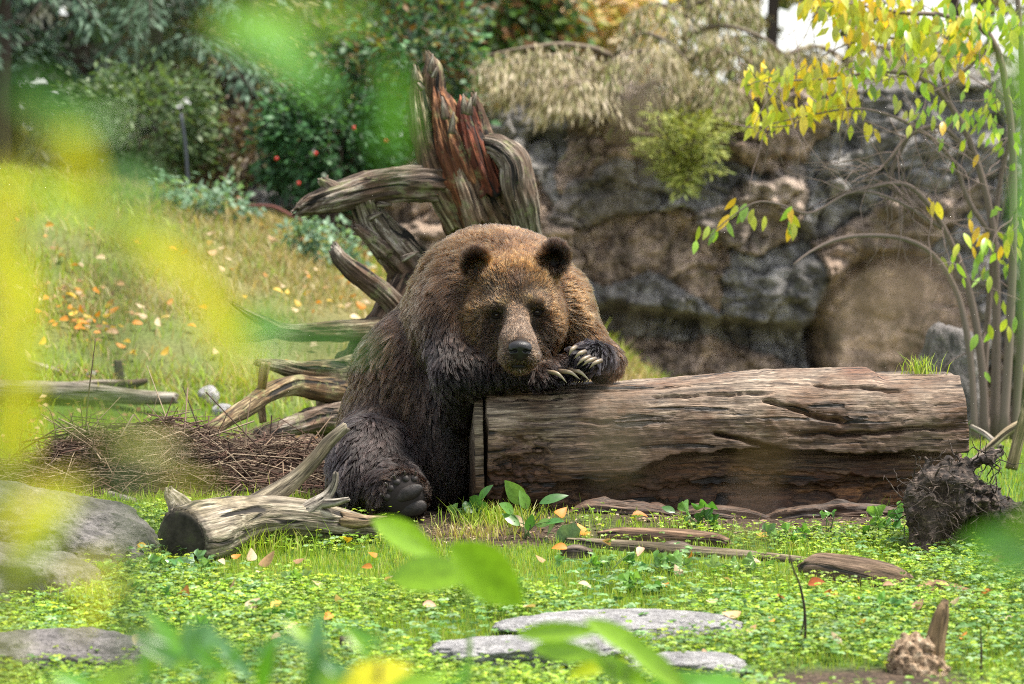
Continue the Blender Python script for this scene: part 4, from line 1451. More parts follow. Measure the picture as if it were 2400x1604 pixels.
# ------------------------------------------------------------------ twig heap behind the driftwood
rng = np.random.RandomState(151)
def heap_h(x, y):
    c = P(400, 1140, 1.15)
    a = np.clip(1 - ((x + 1.28) / .98) ** 2 - ((y - 1.25) / .46) ** 2, 0, 1) ** .6 * .085
    a += .10 * np.exp(-((x + 1.75) / .16) ** 2 - ((y - 1.2) / .2) ** 2)
    a += .11 * np.exp(-((x + 1.42) / .13) ** 2 - ((y - 1.3) / .2) ** 2)
    a += .05 * np.exp(-((x + .95) / .2) ** 2 - ((y - 1.2) / .25) ** 2)
    return a * 1.35
hxx, hyy = np.meshgrid(np.linspace(-2.5, -.15, 120), np.linspace(.65, 1.9, 60), indexing='ij')
hzz = G(hxx, hyy) + heap_h(hxx, hyy) + .02 * fbm(v3(hxx * 12, hyy * 12, 0 * hxx), 3, 152) - .02
ii = np.arange(119)[:, None] * 60 + np.arange(59)[None]
hf = np.stack([ii, ii + 60, ii + 61, ii + 1], -1).reshape(-1, 4)
b = MB('twig_mulch')
tcm = b.n('TexCoord').outputs['Object']
b.principled(b.mix(b.ramp(b.noise(tcm, 70, 5, .7), [(.3, (.018, .012, .009)), (.7, (.09, .055, .04))]), b.attr('Col').outputs['Color'], .999, 'MULTIPLY'), .9, .2)
M_mulch = b.m
heap = obj('twig_heap', v3(hxx, hyy, hzz).reshape(-1, 3), hf, M_mulch, col=np.ones((7200, 3)))
tag(heap, 'heap of brown dead twigs and mulch behind the driftwood branch', 'twigs')
b = MB('twig_bark')
b.principled(b.attr('Col').outputs['Color'], .85, .25)
M_twig = b.m
ln, cols = [], []
pal = np.array([(.16, .105, .075), (.09, .055, .038), (.24, .17, .115), (.06, .038, .028), (.34, .26, .18), (.13, .07, .05)])
for k in range(3600):
    x = rng.normal(-1.28, .52)
    y = rng.normal(1.2, .22)
    if not (-2.4 < x < -.25):
        continue
    z = Gz(x, y) + float(heap_h(x, y)) + rng.uniform(-.012, .03)
    d = norm(np.array([rng.normal(), rng.normal() * .7, rng.normal() * .22 + (.25 if rng.rand() < .12 else 0)]))
    L = rng.gamma(3, .03) + .03
    m = np.array([x, y, z])
    kink = rng.normal(size=3) * L * .17
    ln.append((np.array([m - d * L, m + kink, m + d * L]), np.array([1, .9, .5]) * rng.uniform(.001, .0038)))
    cols.append(pal[rng.randint(len(pal))] * rng.uniform(.4, 1.0))
tv, tf, tcn = tubes(ln, 4)
cc = np.repeat(np.array(cols), 14, 0)
o = obj('twigs', tv, tf, M_twig, heap, counts=tcn, col=cc, origin=np.array(heap.location))
o['kind'] = 'stuff'
def twig(name, rows, label, col, group=None):
    q = pxline(rows)
    q = smooth_line(q, 14)
    V, F, cn = tubes([(q[:, :3], q[:, 3])], 6)
    o = obj(name, V, F, M_twig, counts=cn, col=np.tile(np.array(col), (len(V), 1)))
    return tag(o, label, 'twig', group)
GT = 'thin twigs standing in the twig heap'
ylab = 'thin upright dead twig standing in the brown twig heap'
for rows in ([(120, 1090, 1.2, 2.4), (130, 1020, 1.2, 2), (118, 965, 1.2, 1.4), (100, 950, 1.2, .8)],
             [(150, 1055, 1.25, 2.4), (162, 1000, 1.25, 2), (172, 965, 1.25, 1.2)],
             [(195, 1090, 1.3, 2.2), (205, 950, 1.3, 1.8), (216, 860, 1.3, 1.5), (224, 795, 1.3, .9)],
             [(180, 1080, 1.1, 2.2), (215, 1050, 1.1, 1.8), (245, 1020, 1.1, 1.3), (253, 1000, 1.1, .9)],
             [(190, 1060, 1.3, 2), (193, 990, 1.3, 1.5), (188, 950, 1.3, 1)],
             [(60, 1110, 1.2, 2.2), (45, 1050, 1.2, 1.6), (52, 1005, 1.2, 1)],
             [(330, 1130, 1.0, 2.6), (380, 1080, 1.0, 2), (440, 1038, 1.0, 1.2)],
             [(430, 1130, 1.0, 2.4), (470, 1095, 1.0, 2), (495, 1072, 1.0, 1.2)],
             [(90, 1130, 1.0, 2.2), (70, 1100, 1.0, 1.6), (35, 1090, 1.0, 1)]):
    twig('upright_twig', rows, ylab, (.12, .08, .055), GT)
twig('broken_shoot', [(318, 1095, 1.15, 7), (305, 1058, 1.15, 6.5), (292, 1030, 1.15, 6), (288, 1003, 1.15, 4.5)], 'thick kinked broken shoot rising from the twig heap', (.19, .13, .07))
SR = 'dark bare stems standing in the clover'
for rows in ([(1872, 1570, -2.3, 3), (1888, 1480, -2.3, 3.5), (1880, 1390, -2.3, 3), (1858, 1330, -2.3, 2.4), (1848, 1290, -2.3, 1.2)],
             [(1875, 1500, -2.2, 2.4), (1885, 1440, -2.2, 2), (1873, 1370, -2.2, 1)]):
    twig('bare_stem', rows, 'dark thin bare stem in the clover before the driftwood block, ' + ('the tall crooked one' if rows[0][0] == 1872 else 'the shorter side stem'), (.035, .025, .018), SR)
twig('bare_stem', [(2298, 1590, -2.6, 3), (2300, 1530, -2.6, 2.8), (2298, 1470, -2.6, 1.6)], 'single short dark bare stem right of the rotten stump', (.05, .035, .025))
# ------------------------------------------------------------------ rock face
rng = np.random.RandomState(201)
RX0, RX1, RH = -1.7, 7.5, 1.72
nu, nw = 620, 290
U = np.linspace(RX0, RX1, nu)
tW = np.linspace(0, 1.75, nw)
UU, TT = np.meshgrid(U, tW, indexing='ij')
top_h = RH + .18 * fbm(v3(U * 1.1, 0 * U, 0 * U), 3, 203) - .55 * sstep(.2, -1.2, U) + .1
ZZ = -.55 + np.minimum(TT, 1) * (top_h[:, None] + .55) + .10 * np.clip(TT - 1, 0, 1)
YY = 9.7 + np.clip(TT - .97, 0, 1) * 3.2 + .18 * np.minimum(TT, 1)
wx = UU + .24 * fbm(v3(UU * 2.4, ZZ * 2.4, 0 * UU), 4, 205)
wz = ZZ + .20 * fbm(v3(UU * 2.4, ZZ * 2.4, 0 * UU + 5), 4, 207)
def cells(sx, sz, seed, n):
    r = np.random.RandomState(seed)
    S = np.stack([r.uniform(RX0, RX1, n), r.uniform(-.6, 2.0, n)], 1)
    off = r.rand(n)
    til = r.normal(size=(n, 2))
    f1 = np.full(UU.shape, 9.0)
    f2 = f1.copy()
    idn = np.zeros(UU.shape, int)
    for i in range(n):
        d = np.hypot((wx - S[i, 0]) / sx, (wz - S[i, 1]) / sz)
        m = d < f1
        f2 = np.where(m, f1, np.minimum(f2, d))
        idn = np.where(m, i, idn)
        f1 = np.where(m, d, f1)
    o = off[idn] + til[idn, 0] * .18 * (UU - S[idn, 0]) / sx + til[idn, 1] * .18 * (wz - S[idn, 1]) / sz
    return f2 - f1, o, idn
e1, o1, id1 = cells(1.0, .62, 211, 74)
e2, o2, id2 = cells(1.0, .8, 213, 380)
face = sstep(1.12, .95, TT)
dy = .30 * fbm(v3(UU * .8, ZZ * .8, 0 * UU), 3, 215)
dy += -.15 * (o1 - .5) + .05 * np.exp(-(e1 / .04) ** 2)
dy += -.13 * (o2 - .5) + .04 * np.exp(-(e2 / .03) ** 2)
dy += .10 * fbm(v3(UU * 4 + ZZ * 1.5, ZZ * 5, 0 * UU), 5, 217, ridged=True, gain=.6) + .05 * fbm(v3(UU * 13, ZZ * 10, 0 * UU), 4, 218, ridged=True) + .022 * fbm(v3(UU * 24, ZZ * 24, 0 * UU), 3, 219)
dy += .07 * fbm(v3(UU * 6 + .8 * ZZ, ZZ * 1.3, 0 * UU), 4, 229, ridged=True) + .05 * fbm(v3(UU * 1.6, ZZ * 7, 0 * UU), 3, 231, ridged=True)
px_u = 1200 + UU * pxm(9.8)
py_z = 383 + (1.35 - ZZ) * pxm(9.8)
n_ = fbm(v3(UU * 2.5, ZZ * 2.5, 0 * UU), 3, 221)
und = sstep(735, 775, py_z + 30 * n_ - 25 * np.sin(px_u / 130)) * sstep(1330, 1420, px_u) * sstep(1990, 1930, px_u)
dy += .42 * und
q_ = np.hypot((px_u - 2110) / 215, (py_z - 790) / 185)
q_ = q_ + .16 * n_ + .05 * fbm(v3(UU * 8, ZZ * 8, 0 * UU), 3, 222)
dy = dy * (1 - .65 * sstep(1.0, .75, q_)) + .34 * sstep(1.04, .90, q_) * (.75 + .25 * q_) * sstep(2330, 2180, px_u)
dark = sstep(1430, 1250, px_u + 60 * n_) * sstep(470, 330, py_z + 30 * n_)
dy += .35 * dark
YY = YY + dy * face
ZZ = ZZ + (1 - face) * (.12 * fbm(v3(UU * 2, YY * 2, 0 * UU), 3, 223))
ZZ = ZZ - .12 * (TT < .001)
tan = sstep(.40, .75, np.random.RandomState(5).rand(400)[id1] + .35 * fbm(v3(UU * 1.2, ZZ * 1.2, 0 * UU), 2, 225)) * .9
tan = np.maximum(tan, sstep(1.0, .85, q_))
stain = sstep(.02, .42, fbm(v3(UU * 7.0, ZZ * 1.5, 0 * UU), 4, 227) + .12) * .65
col = np.ones(UU.shape + (3,)) * np.array([1.15, 1.16, 1.18])
col = col * (1 - tan[..., None]) + tan[..., None] * np.array([1.75, 1.36, 1.08])
col = col * (1 - stain[..., None] * np.array([.62, .62, .62]))
crackc = np.exp(-(e1 / .05) ** 2)
col = col * (1 - .08 * crackc[..., None])
ii = np.arange(nu - 1)[:, None] * nw + np.arange(nw - 1)[None]
rfq = np.stack([ii, ii + nw, ii + nw + 1, ii + 1], -1).reshape(-1, 4)
M_cliff = rock_mat('cliff_rock', (.085, .082, .079), (.28, .262, .245), (.52, .485, .45), 1.2, .35)
cliff = obj('rock_cliff', v3(UU, YY, ZZ).reshape(-1, 3), rfq, M_cliff, col=col.reshape(-1, 3))
tag(cliff, 'cracked grey and tan rock cliff with a smooth brown hollow behind the log', 'cliff')

# ------------------------------------------------------------------ foliage builders
M_leaf = leaf_mat('foliage', .5, .35)
M_needle = leaf_mat('needles', .6, .2)

def pick(rng, pal, n, var=.25):
    pal = np.array(pal)
    c = pal[rng.randint(len(pal), size=n)]
    return c * rng.uniform(1 - var, 1 + var, (n, 1))

def bush(name, label, cat, base, c, r, n, ln, wd, pal, seed, group=None, clumps=60, spread=.10, stems=7, shell=.5, down_=.2, mat=None, stem_r=.012):
    rng = np.random.RandomState(seed)
    t = thing(name, label, cat, base, group)
    c, r = np.array(c, float), np.array(r, float)
    cd = rand_dirs(rng, clumps) * (rng.uniform(shell ** 3, 1, (clumps, 1)) ** (1 / 3))
    cc = c + cd * r
    k = rng.randint(clumps, size=n)
    pos = cc[k] + rng.normal(size=(n, 3)) * spread
    ax = norm(norm(pos - c) + rng.normal(size=(n, 3)) * .6 + np.array([0, 0, -down_]))
    nr = norm(rng.normal(size=(n, 3)) * .6 + np.array([0, -.35, 1.0]))
    bright = rng.uniform(.75, 1.25, clumps)[k]
    V, F, col = leaf_cloud(pos, ax, nr, ln * rng.uniform(.6, 1.3, n), wd * rng.uniform(.7, 1.2, n), pick(rng, pal, n) * bright[:, None])
    obj('crown', V, F, mat or M_leaf, t, col=col, smooth=False)
    lines = []
    b0 = np.array(base, float)
    for s in range(stems):
        tgt = cc[rng.randint(clumps)]
        m = (b0 + tgt) / 2 + rng.normal(size=3) * .08 * np.linalg.norm(r)
        q = smooth_line(np.array([b0 + rng.normal(size=3) * np.array([.04, .04, 0]), m, tgt]), 10)
        lines.append((q, np.linspace(stem_r, stem_r * .25, 10)))
    V, F, cn = tubes(lines, 6)
    obj('stems', V, F, M_twig, t, counts=cn, col=np.tile(np.array([.06, .045, .035]), (len(V), 1)))['kind'] = 'stuff'
    return t

def spray(rng, pts, n, ln, wd, pal, hang=.5, side=.16):
    """needle-bearing side twigs along a bough polyline -> positions, axes, normals, colours"""
    pts = smooth_line(np.asarray(pts, float), 24)
    t = norm(np.gradient(pts, axis=0))
    u = rng.rand(n) ** .8 * 23
    i = u.astype(int)
    p0 = pts[i]
    tt = t[i]
    sd = norm(np.cross(tt, [0, 0, 1.0]))
    s = rng.choice([-1, 1], n)[:, None]
    off = rng.rand(n, 1) * side * (1.1 - .5 * (u / 23)[:, None])
    ax = norm(sd * s * .8 + tt * .7 + np.array([0, 0, -hang]) + rng.normal(size=(n, 3)) * .25)
    pos = p0 + ax * off + rng.normal(size=(n, 3)) * .012
    nr = norm(np.array([0, -.3, 1.0]) + rng.normal(size=(n, 3)) * .4)
    return pos, ax, nr, ln * rng.uniform(.6, 1.3, n), wd * rng.uniform(.7, 1.2, n), pick(rng, pal, n)

def conifer(name, label, base, height, reach, pal, seed, group=None, boughs=46, nb=130, ln=.07, wd=.022, z0=.5, droop=.45, hang=.5, trunk_r=.07, lean=(0, 0), side=.22, lo_f=.6, cat='tree'):
    rng = np.random.RandomState(seed)
    b0 = np.array(base, float)
    t = thing(name, label, cat, base, group)
    top = b0 + np.array([lean[0], lean[1], height])
    line = smooth_line(np.array([b0 - [0, 0, .1], b0 + (top - b0) * .4 + rng.normal(size=3) * np.array([.06, .06, 0]), top]), 30)
    V, F, cn = tubes([(line, np.linspace(trunk_r, .01, 30))], 10)
    obj('trunk', V, F, M_twig, t, counts=cn, col=np.tile(np.array([.055, .042, .034]), (len(V), 1)))
    lines, parts = [], []
    for k in range(boughs):
        f = rng.uniform(z0 / height, .98)
        p = line[int(f * 29)]
        a = rng.uniform(0, 2 * math.pi)
        L = reach * (1 - f) ** .6 * rng.uniform(.6, 1.1) * (lo_f + (1 - lo_f) * min(1, f * 3))
        d = np.array([math.cos(a), math.sin(a), .18])
        q = np.array([p, p + d * L * .5 + [0, 0, -.05 * L], p + d * L + [0, 0, -droop * L]])
        lines.append((smooth_line(q, 8), np.linspace(.014, .003, 8)))
        parts.append(spray(rng, q, int(nb * (.4 + L / reach)), ln, wd, pal, hang, side))
    V, F, cn = tubes(lines, 5)
    obj('boughs', V, F, M_twig, t, counts=cn, col=np.tile(np.array([.05, .038, .03]), (len(V), 1)))['kind'] = 'stuff'
    A = [np.concatenate([q[i] for q in parts]) for i in range(6)]
    V, F, col = leaf_cloud(*A)
    obj('crown', V, F, M_needle, t, col=col, smooth=False)
    return t

def gpt(px, Y):
    x = (px - 1200) / pxm(Y)
    return np.array([x, Y, Gz(x, Y)])

BLUE = [(.04, .085, .05), (.07, .13, .08), (.11, .185, .12), (.022, .045, .025)]
DARK = [(.010, .020, .010), (.018, .030, .013), (.03, .04, .016)]
OLIVE = [(.15, .15, .04), (.22, .20, .06), (.10, .11, .03), (.18, .13, .06)]
HOLLY = [(.025, .075, .025), (.045, .13, .045), (.085, .20, .08), (.018, .045, .018)]
BEIGE = [(.36, .30, .18), (.26, .22, .11), (.19, .18, .07), (.44, .37, .26)]
MOSSY = [(.26, .30, .05), (.18, .23, .04), (.34, .36, .09)]
GC = 'conifers beyond the hillside'
conifer('conifer_tree', 'blue green conifer with hanging boughs above the pale hill log', gpt(-10, 11.0), 5.2, 1.5, BLUE, 301, GC, boughs=60, z0=1.3, trunk_r=.11, nb=150, ln=.075, wd=.028)
conifer('conifer_tree', 'blue green conifer with a thin curved dark trunk beside the metal pole', gpt(385, 11.4), 5.0, 1.5, BLUE, 302, GC, boughs=60, z0=1.35, trunk_r=.05, lean=(-.45, 0), nb=150, ln=.075, wd=.028)
conifer('conifer_tree', 'dark dense conifer standing between the two blue green conifers', gpt(190, 13.5), 6.0, 1.7, DARK, 303, GC, boughs=80, z0=.3, nb=170, ln=.10, wd=.035)
conifer('conifer_tree', 'olive conifer with long drooping yellowish boughs over the berry bush', gpt(560, 12.0), 4.6, 1.35, OLIVE, 304, GC, boughs=44, z0=.35, droop=.35, nb=170, ln=.07, wd=.025)
conifer('conifer_tree', 'dark green conifer behind the tall stump', gpt(900, 14.0), 6.5, 1.7, DARK + BLUE, 305, GC, boughs=70, z0=.2, nb=170, ln=.10, wd=.035)
conifer('conifer_tree', 'shadowy conifer with reddish dead twigs behind the metal pole', gpt(470, 15.0), 6.0, 1.7, DARK + [(.07, .035, .02)], 306, GC, boughs=70, z0=.1, nb=150, ln=.10, wd=.035)
conifer('conifer_tree', 'tall dark conifer far behind the pale hill log', gpt(40, 16.5), 7.0, 2.0, DARK, 307, GC, boughs=80, z0=.2, nb=170, ln=.12, wd=.045)
conifer('conifer_tree', 'tall dark conifer far behind the berry bush', gpt(720, 17.0), 7.0, 2.0, DARK, 308, GC, boughs=80, z0=.2, nb=170, ln=.12, wd=.045)

g_ = gpt(770, 9.6)
bush('berry_bush', 'glossy green bush with a few red berries left of the stump', 'bush', g_, g_ + np.array([.0, .1, .62]), (.46, .35, .42), 5200, .060, .034, HOLLY, 311, clumps=90, spread=.055, stems=12)
rngb = np.random.RandomState(312)
bv, bf = ICO3
bb = MB('berry')
bb.principled((.45, .02, .015), .35, .5)
berry_me = new_mesh('berry', bv * .012, bf, bb.m)
bush_o = [o for o in C.objects if o.name == 'berry_bush'][0]
for (bx, by) in ((648, 372), (740, 360), (700, 430), (830, 300), (905, 330), (560, 465)):
    o = link('berry', berry_me, bush_o)
    o.location = P(bx, by, 9.22) - np.array(bush_o.location)
g_ = gpt(915, 10.2)
bush('leafy_bush', 'mixed green and bronze leafy bush behind the top of the stump', 'bush', g_, g_ + np.array([.0, .2, 1.25]), (.62, .5, .75), 5200, .075, .045, HOLLY + [(.12, .16, .03), (.16, .09, .035)], 313, clumps=80, spread=.09, stems=12)
g_ = gpt(330, 10.0)
bush('low_shrub', 'pale green low shrub at the hillside crest below the blue green conifers', 'bush', g_, g_ + np.array([0, .1, .42]), (.55, .3, .36), 3600, .06, .032, [(.10, .17, .06), (.14, .2, .09), (.07, .12, .04)], 315, clumps=70, spread=.06)
g_ = gpt(590, 10.3)
bush('brown_shrub', 'brown dry shrub with drooping sprays behind the hillside crest', 'bush', g_, g_ + np.array([0, .1, .42]), (.5, .3, .36), 3600, .06, .02, [(.10, .06, .035), (.14, .10, .05), (.06, .035, .022), (.16, .15, .05)], 317, clumps=70, spread=.06, down_=.7)
GB = 'sprigs of pale bramble on the hillside crest'
BL = ['beside the start of the reddish cane', 'at the foot of the metal pole', 'at the far end of the reddish cane', 'left of the metal pole below the pale shrub', 'between the reddish cane and the uprooted stump', 'under the middle of the reddish cane']
for k, (px, py) in enumerate(((545, 480), (480, 462), (735, 530), (395, 455), (800, 570), (700, 520))):
    Yk = 8.4 - .25 * (k % 3)
    g_ = P(px, py + 22, Yk)
    g_[2] = Gz(g_[0], Yk)
    bush('bramble', 'pale blue green bramble sprig ' + BL[k].replace('left of the metal pole below', 'below'), 'bramble', g_, g_ + np.array([0, 0, .12]), (.13, .1, .10), 170, .05, .035, [(.16, .27, .17), (.22, .33, .22), (.11, .2, .11)], 320 + k, GB, clumps=12, spread=.035, stems=5, stem_r=.004)
tw = pxline([(585, 482, 8.2, 4), (640, 485, 8.15, 4), (690, 510, 8.1, 4), (735, 530, 8.05, 3)])
tw = smooth_line(tw, 20)
V, F, cn = tubes([(tw[:, :3], tw[:, 3])], 6)
tag(obj('bramble_cane', V, F, M_twig, counts=cn, col=np.tile(np.array([.13, .05, .04]), (len(V), 1))), 'arching reddish bramble cane at the hillside crest', 'cane')

# metal pole of the enclosure
b = MB('pole_metal')
b.principled((.035, .04, .055), .5, .5)
g_ = gpt(444, 9.3)
pl = np.array([g_ - [0, 0, .05], P(436, 360, 9.3), P(424, 268, 9.3)])
V, F, cn = tubes([(smooth_line(pl, 10), .011)], 10)
tag(obj('metal_pole', V, F, b.m, counts=cn), 'thin dark blue metal pole leaning at the hillside crest', 'pole')

# yellow broadleaf tree and far wood
g_ = gpt(1335, 17.5)
bush('autumn_tree', 'cream and orange autumn tree showing behind the rock cliff', 'tree', g_, g_ + np.array([0, 0, 2.55]), (.62, .6, .85), 4200, .11, .075, [(.62, .48, .18), (.68, .56, .36), (.48, .27, .09), (.36, .38, .09), (.6, .46, .32)], 331, clumps=80, spread=.12, stems=14, stem_r=.04)
g_ = gpt(1130, 16.0)
bush('green_tree', 'green and rust leaved tree behind the tall stump', 'tree', g_, g_ + np.array([0, 0, 2.35]), (.75, .6, .95), 5200, .11, .07, [(.07, .15, .03), (.12, .2, .03), (.20, .10, .04), (.05, .10, .03)], 333, clumps=80, spread=.13, stems=14, stem_r=.04)
# dry drooping conifers on the clifftop
GD = 'dry drooping conifers on the clifftop'
def clifftop(px, Y, z):
    return np.array([(px - 1200) / pxm(Y), Y, z])
def bough_tree(name, label, base, boughs, pal, seed, n=420, ln=.075, wd=.016, hang=1.1, side=.28, group=None, cat='tree'):
    rng = np.random.RandomState(seed)
    t = thing(name, label, cat, base, group)
    lines, parts = [], []
    for rows in boughs:
        q = pxline(rows)
        s = smooth_line(q, 14)
        lines.append((s[:, :3], np.maximum(s[:, 3], .003)))
        for _ in range(3):
            w = q[:, :3] + rng.normal(size=3) * np.array([.03, .12, .05])
            parts.append(spray(rng, w, n // 3, ln, wd, pal, hang, side))
    V, F, cn = tubes(lines, 6)
    obj('boughs', V, F, M_twig, t, counts=cn, col=np.tile(np.array([.14, .11, .08]), (len(V), 1)))['kind'] = 'stuff'
    A = [np.concatenate([q[i] for q in parts]) for i in range(6)]
    V, F, col = leaf_cloud(*A)
    obj('crown', V, F, M_needle, t, col=col, smooth=False)
    return t
bough_tree('drooping_conifer', 'straw coloured drooping conifer overhanging the dark left end of the cliff', clifftop(1420, 10.3, 1.5),
           [[(1430, 330, 10.2, 12), (1440, 150, 10.0, 10), (1340, 105, 9.6, 6), (1230, 112, 9.3, 4), (1140, 130, 9.2, 2)],
            [(1440, 210, 10.0, 8), (1350, 165, 9.6, 5), (1240, 170, 9.3, 3), (1150, 205, 9.2, 2)],
            [(1440, 190, 10.0, 8), (1330, 130, 9.5, 5), (1220, 145, 9.3, 3), (1170, 160, 9.2, 2)],
            [(1450, 220, 10.0, 8), (1390, 190, 9.5, 5), (1320, 205, 9.3, 3), (1260, 225, 9.3, 2)],
            [(1445, 130, 10.0, 8), (1500, 80, 9.8, 6), (1560, 95, 9.5, 3), (1610, 140, 9.4, 2)]], BEIGE, 341, n=900, wd=.011, group=GD)
bough_tree('drooping_conifer', 'olive drooping conifer on the clifftop above the small green juniper', clifftop(1590, 10.4, 1.6),
           [[(1590, 330, 10.4, 12), (1600, 180, 10.3, 11), (1610, 30, 10.3, 9), (1620, -120, 10.3, 5)],
            [(1600, 170, 10.2, 8), (1530, 120, 9.9, 6), (1450, 135, 9.6, 4), (1400, 170, 9.5, 2)],
            [(1600, 150, 10.2, 8), (1680, 120, 9.9, 6), (1760, 145, 9.6, 4), (1810, 190, 9.5, 2)],
            [(1600, 90, 10.2, 8), (1690, 60, 9.9, 6), (1790, 90, 9.7, 4), (1850, 140, 9.6, 2)],
            [(1600, 200, 10.1, 8), (1650, 190, 9.8, 6), (1700, 215, 9.6, 4), (1740, 250, 9.5, 2)],
            [(1600, 210, 10.1, 8), (1550, 190, 9.8, 6), (1490, 210, 9.6, 4)],
            [(1610, 40, 10.2, 7), (1540, 10, 10.0, 5), (1470, 40, 9.9, 3)],
            [(1610, 20, 10.2, 7), (1690, -10, 10.0, 5), (1760, 20, 9.9, 3)]], BEIGE + OLIVE + MOSSY[1:2], 343, n=800, wd=.011, group=GD)
bough_tree('small_juniper', 'small bright olive green juniper growing on the cliff ledge', clifftop(1600, 9.5, 1.15),
           [[(1600, 420, 9.45, 6), (1560, 330, 9.3, 4), (1490, 310, 9.2, 2)],
            [(1600, 420, 9.45, 6), (1580, 350, 9.3, 4), (1530, 360, 9.2, 2)],
            [(1600, 420, 9.45, 6), (1610, 320, 9.3, 4), (1600, 265, 9.2, 2)],
            [(1600, 420, 9.45, 6), (1650, 330, 9.3, 4), (1700, 310, 9.2, 2)],
            [(1600, 420, 9.45, 6), (1640, 370, 9.3, 4), (1690, 380, 9.2, 2)],
            [(1600, 430, 9.45, 6), (1560, 400, 9.3, 4), (1500, 350, 9.2, 2)],
            [(1600, 430, 9.45, 6), (1610, 400, 9.3, 4), (1610, 440, 9.2, 2)],
            [(1600, 430, 9.45, 6), (1620, 340, 9.25, 4), (1650, 285, 9.2, 2)],
            [(1600, 430, 9.45, 6), (1570, 340, 9.25, 4), (1545, 290, 9.2, 2)]], MOSSY, 345, n=330, ln=.055, wd=.016, hang=.05, side=.13, cat='shrub')
bough_tree('drooping_conifer', 'olive brown drooping conifer on the clifftop behind the yellow leaved sapling', clifftop(1980, 11.2, 1.6),
           [[(1980, 330, 11.2, 12), (1990, 150, 11.2, 11), (2000, -60, 11.2, 6)],
            [(1990, 150, 11.1, 8), (1920, 110, 10.8, 6), (1840, 130, 10.5, 4), (1790, 170, 10.4, 2)],
            [(1990, 130, 11.1, 8), (2060, 110, 10.8, 6), (2150, 140, 10.5, 4), (2210, 190, 10.4, 2)],
            [(1990, 60, 11.1, 8), (2100, 40, 10.8, 6), (2200, 80, 10.5, 4), (2260, 120, 10.4, 2)],
            [(1990, 200, 11.0, 8), (2080, 190, 10.7, 6), (2160, 220, 10.5, 4)],
            [(1990, 200, 11.0, 8), (1900, 190, 10.7, 6), (1850, 220, 10.5, 4)]], BEIGE[1:] + OLIVE, 347, n=700, wd=.011, group=GD)
for k, (px, Y, h, r, pal, lab) in enumerate(((1780, 14.5, 4.2, 1.1, OLIVE, 'thin olive conifer behind the cliff with sky between its boughs'),
                                             (2250, 14.0, 4.8, 1.4, OLIVE + DARK, 'olive conifer behind the cliff above the bare twigs'),
                                             (2560, 12.5, 5.2, 1.6, DARK + OLIVE, 'dark conifer at the far end of the cliff'))):
    bb_ = gpt(px, Y)
    bb_[2] = 1.2
    conifer('conifer_tree', lab, bb_, h, r, pal, 350 + k, 'conifers behind the cliff', boughs=85 if k == 0 else 40, z0=.1, nb=120, ln=.08, wd=.022)

# distant wood as one mass
rng = np.random.RandomState(361)
n = 26000
wxp = rng.uniform(-14, 16, n)
wyp = rng.uniform(21, 27, n)
wzp = rng.uniform(-.5, 6.5, n) ** 1.0
dn = fbm(v3(wxp * .9, wyp * .9, wzp * .9), 3, 363)
thin = sstep(1.2, 3.0, wxp) * sstep(1.5, 2.6, wzp) * .55
keep = rng.rand(n) < np.clip(.50 + 1.4 * dn - thin, 0, 1)
pos = v3(wxp, wyp, wzp)[keep]
m = len(pos)
V, F, col = leaf_cloud(pos, rand_dirs(rng, m), norm(rng.normal(size=(m, 3)) + np.array([0, -.8, .5])), rng.uniform(.25, .55, m), rng.uniform(.14, .3, m), pick(rng, DARK + OLIVE[:2] + [(.09, .05, .03)], m))
fw = obj('distant_wood', V, F, M_leaf, origin=np.zeros(3), col=col, smooth=False)
fw['kind'] = 'stuff'
tag(fw, 'dark distant wood closing the view behind the conifers', 'wood')

# ------------------------------------------------------------------ yellow leaved sapling clump on the right
def leaf_mesh(name, mat, outline, nseg=7, bend=.25, fold=.18):
    """unit leaf along +Y from 0 to 1, width from outline(u)"""
    V, F = [], []
    for i in range(nseg + 1):
        u = i / nseg
        w = outline(u)
        z = -bend * u * u
        V += [(-w, u, z + fold * w), (0, u, z), (w, u, z + fold * w)]
    for i in range(nseg):
        a = i * 3
        F += [(a, a + 1, a + 4, a + 3), (a + 1, a + 2, a + 5, a + 4)]
    return new_mesh(name, np.array(V), np.array(F), mat)
M_oleaf = leaf_mat('single_leaf', .32, .40, objcol=True, spec=.6)
M_fallen = leaf_mat('fallen_leaf', .55, .25, objcol=True)
lance = leaf_mesh('lance_leaf', M_oleaf, lambda u: .20 * math.sin(math.pi * min(1, u * .97 + .02)) ** .8 * (1.1 - .35 * u), bend=.22)
ovate = leaf_mesh('ovate_leaf', M_oleaf, lambda u: .30 * math.sin(math.pi * min(1, u * .98 + .01)) ** .75 * (1.15 - .45 * u), nseg=9, bend=.18)

def place_leaf(me, parent, pos, axis, up, size, color, rng, name='leaf', width=1.0):
    axis = norm(np.array(axis, float))
    x = norm(np.cross(axis, np.array(up, float) + rng.normal(size=3) * .15))
    z = np.cross(x, axis)
    M = Matrix(((x[0] * width, axis[0], z[0]), (x[1] * width, axis[1], z[1]), (x[2] * width, axis[2], z[2])))
    o = bpy.data.objects.new(name, me)
    C.objects.link(o)
    o.parent = parent
    po = parent_origin(parent) if parent is not None else np.zeros(3)
    o.matrix_local = Matrix.Translation(Vector(np.array(pos) - po)) @ (M * size).to_4x4()
    o.color = (float(color[0]), float(color[1]), float(color[2]), 1)
    return o

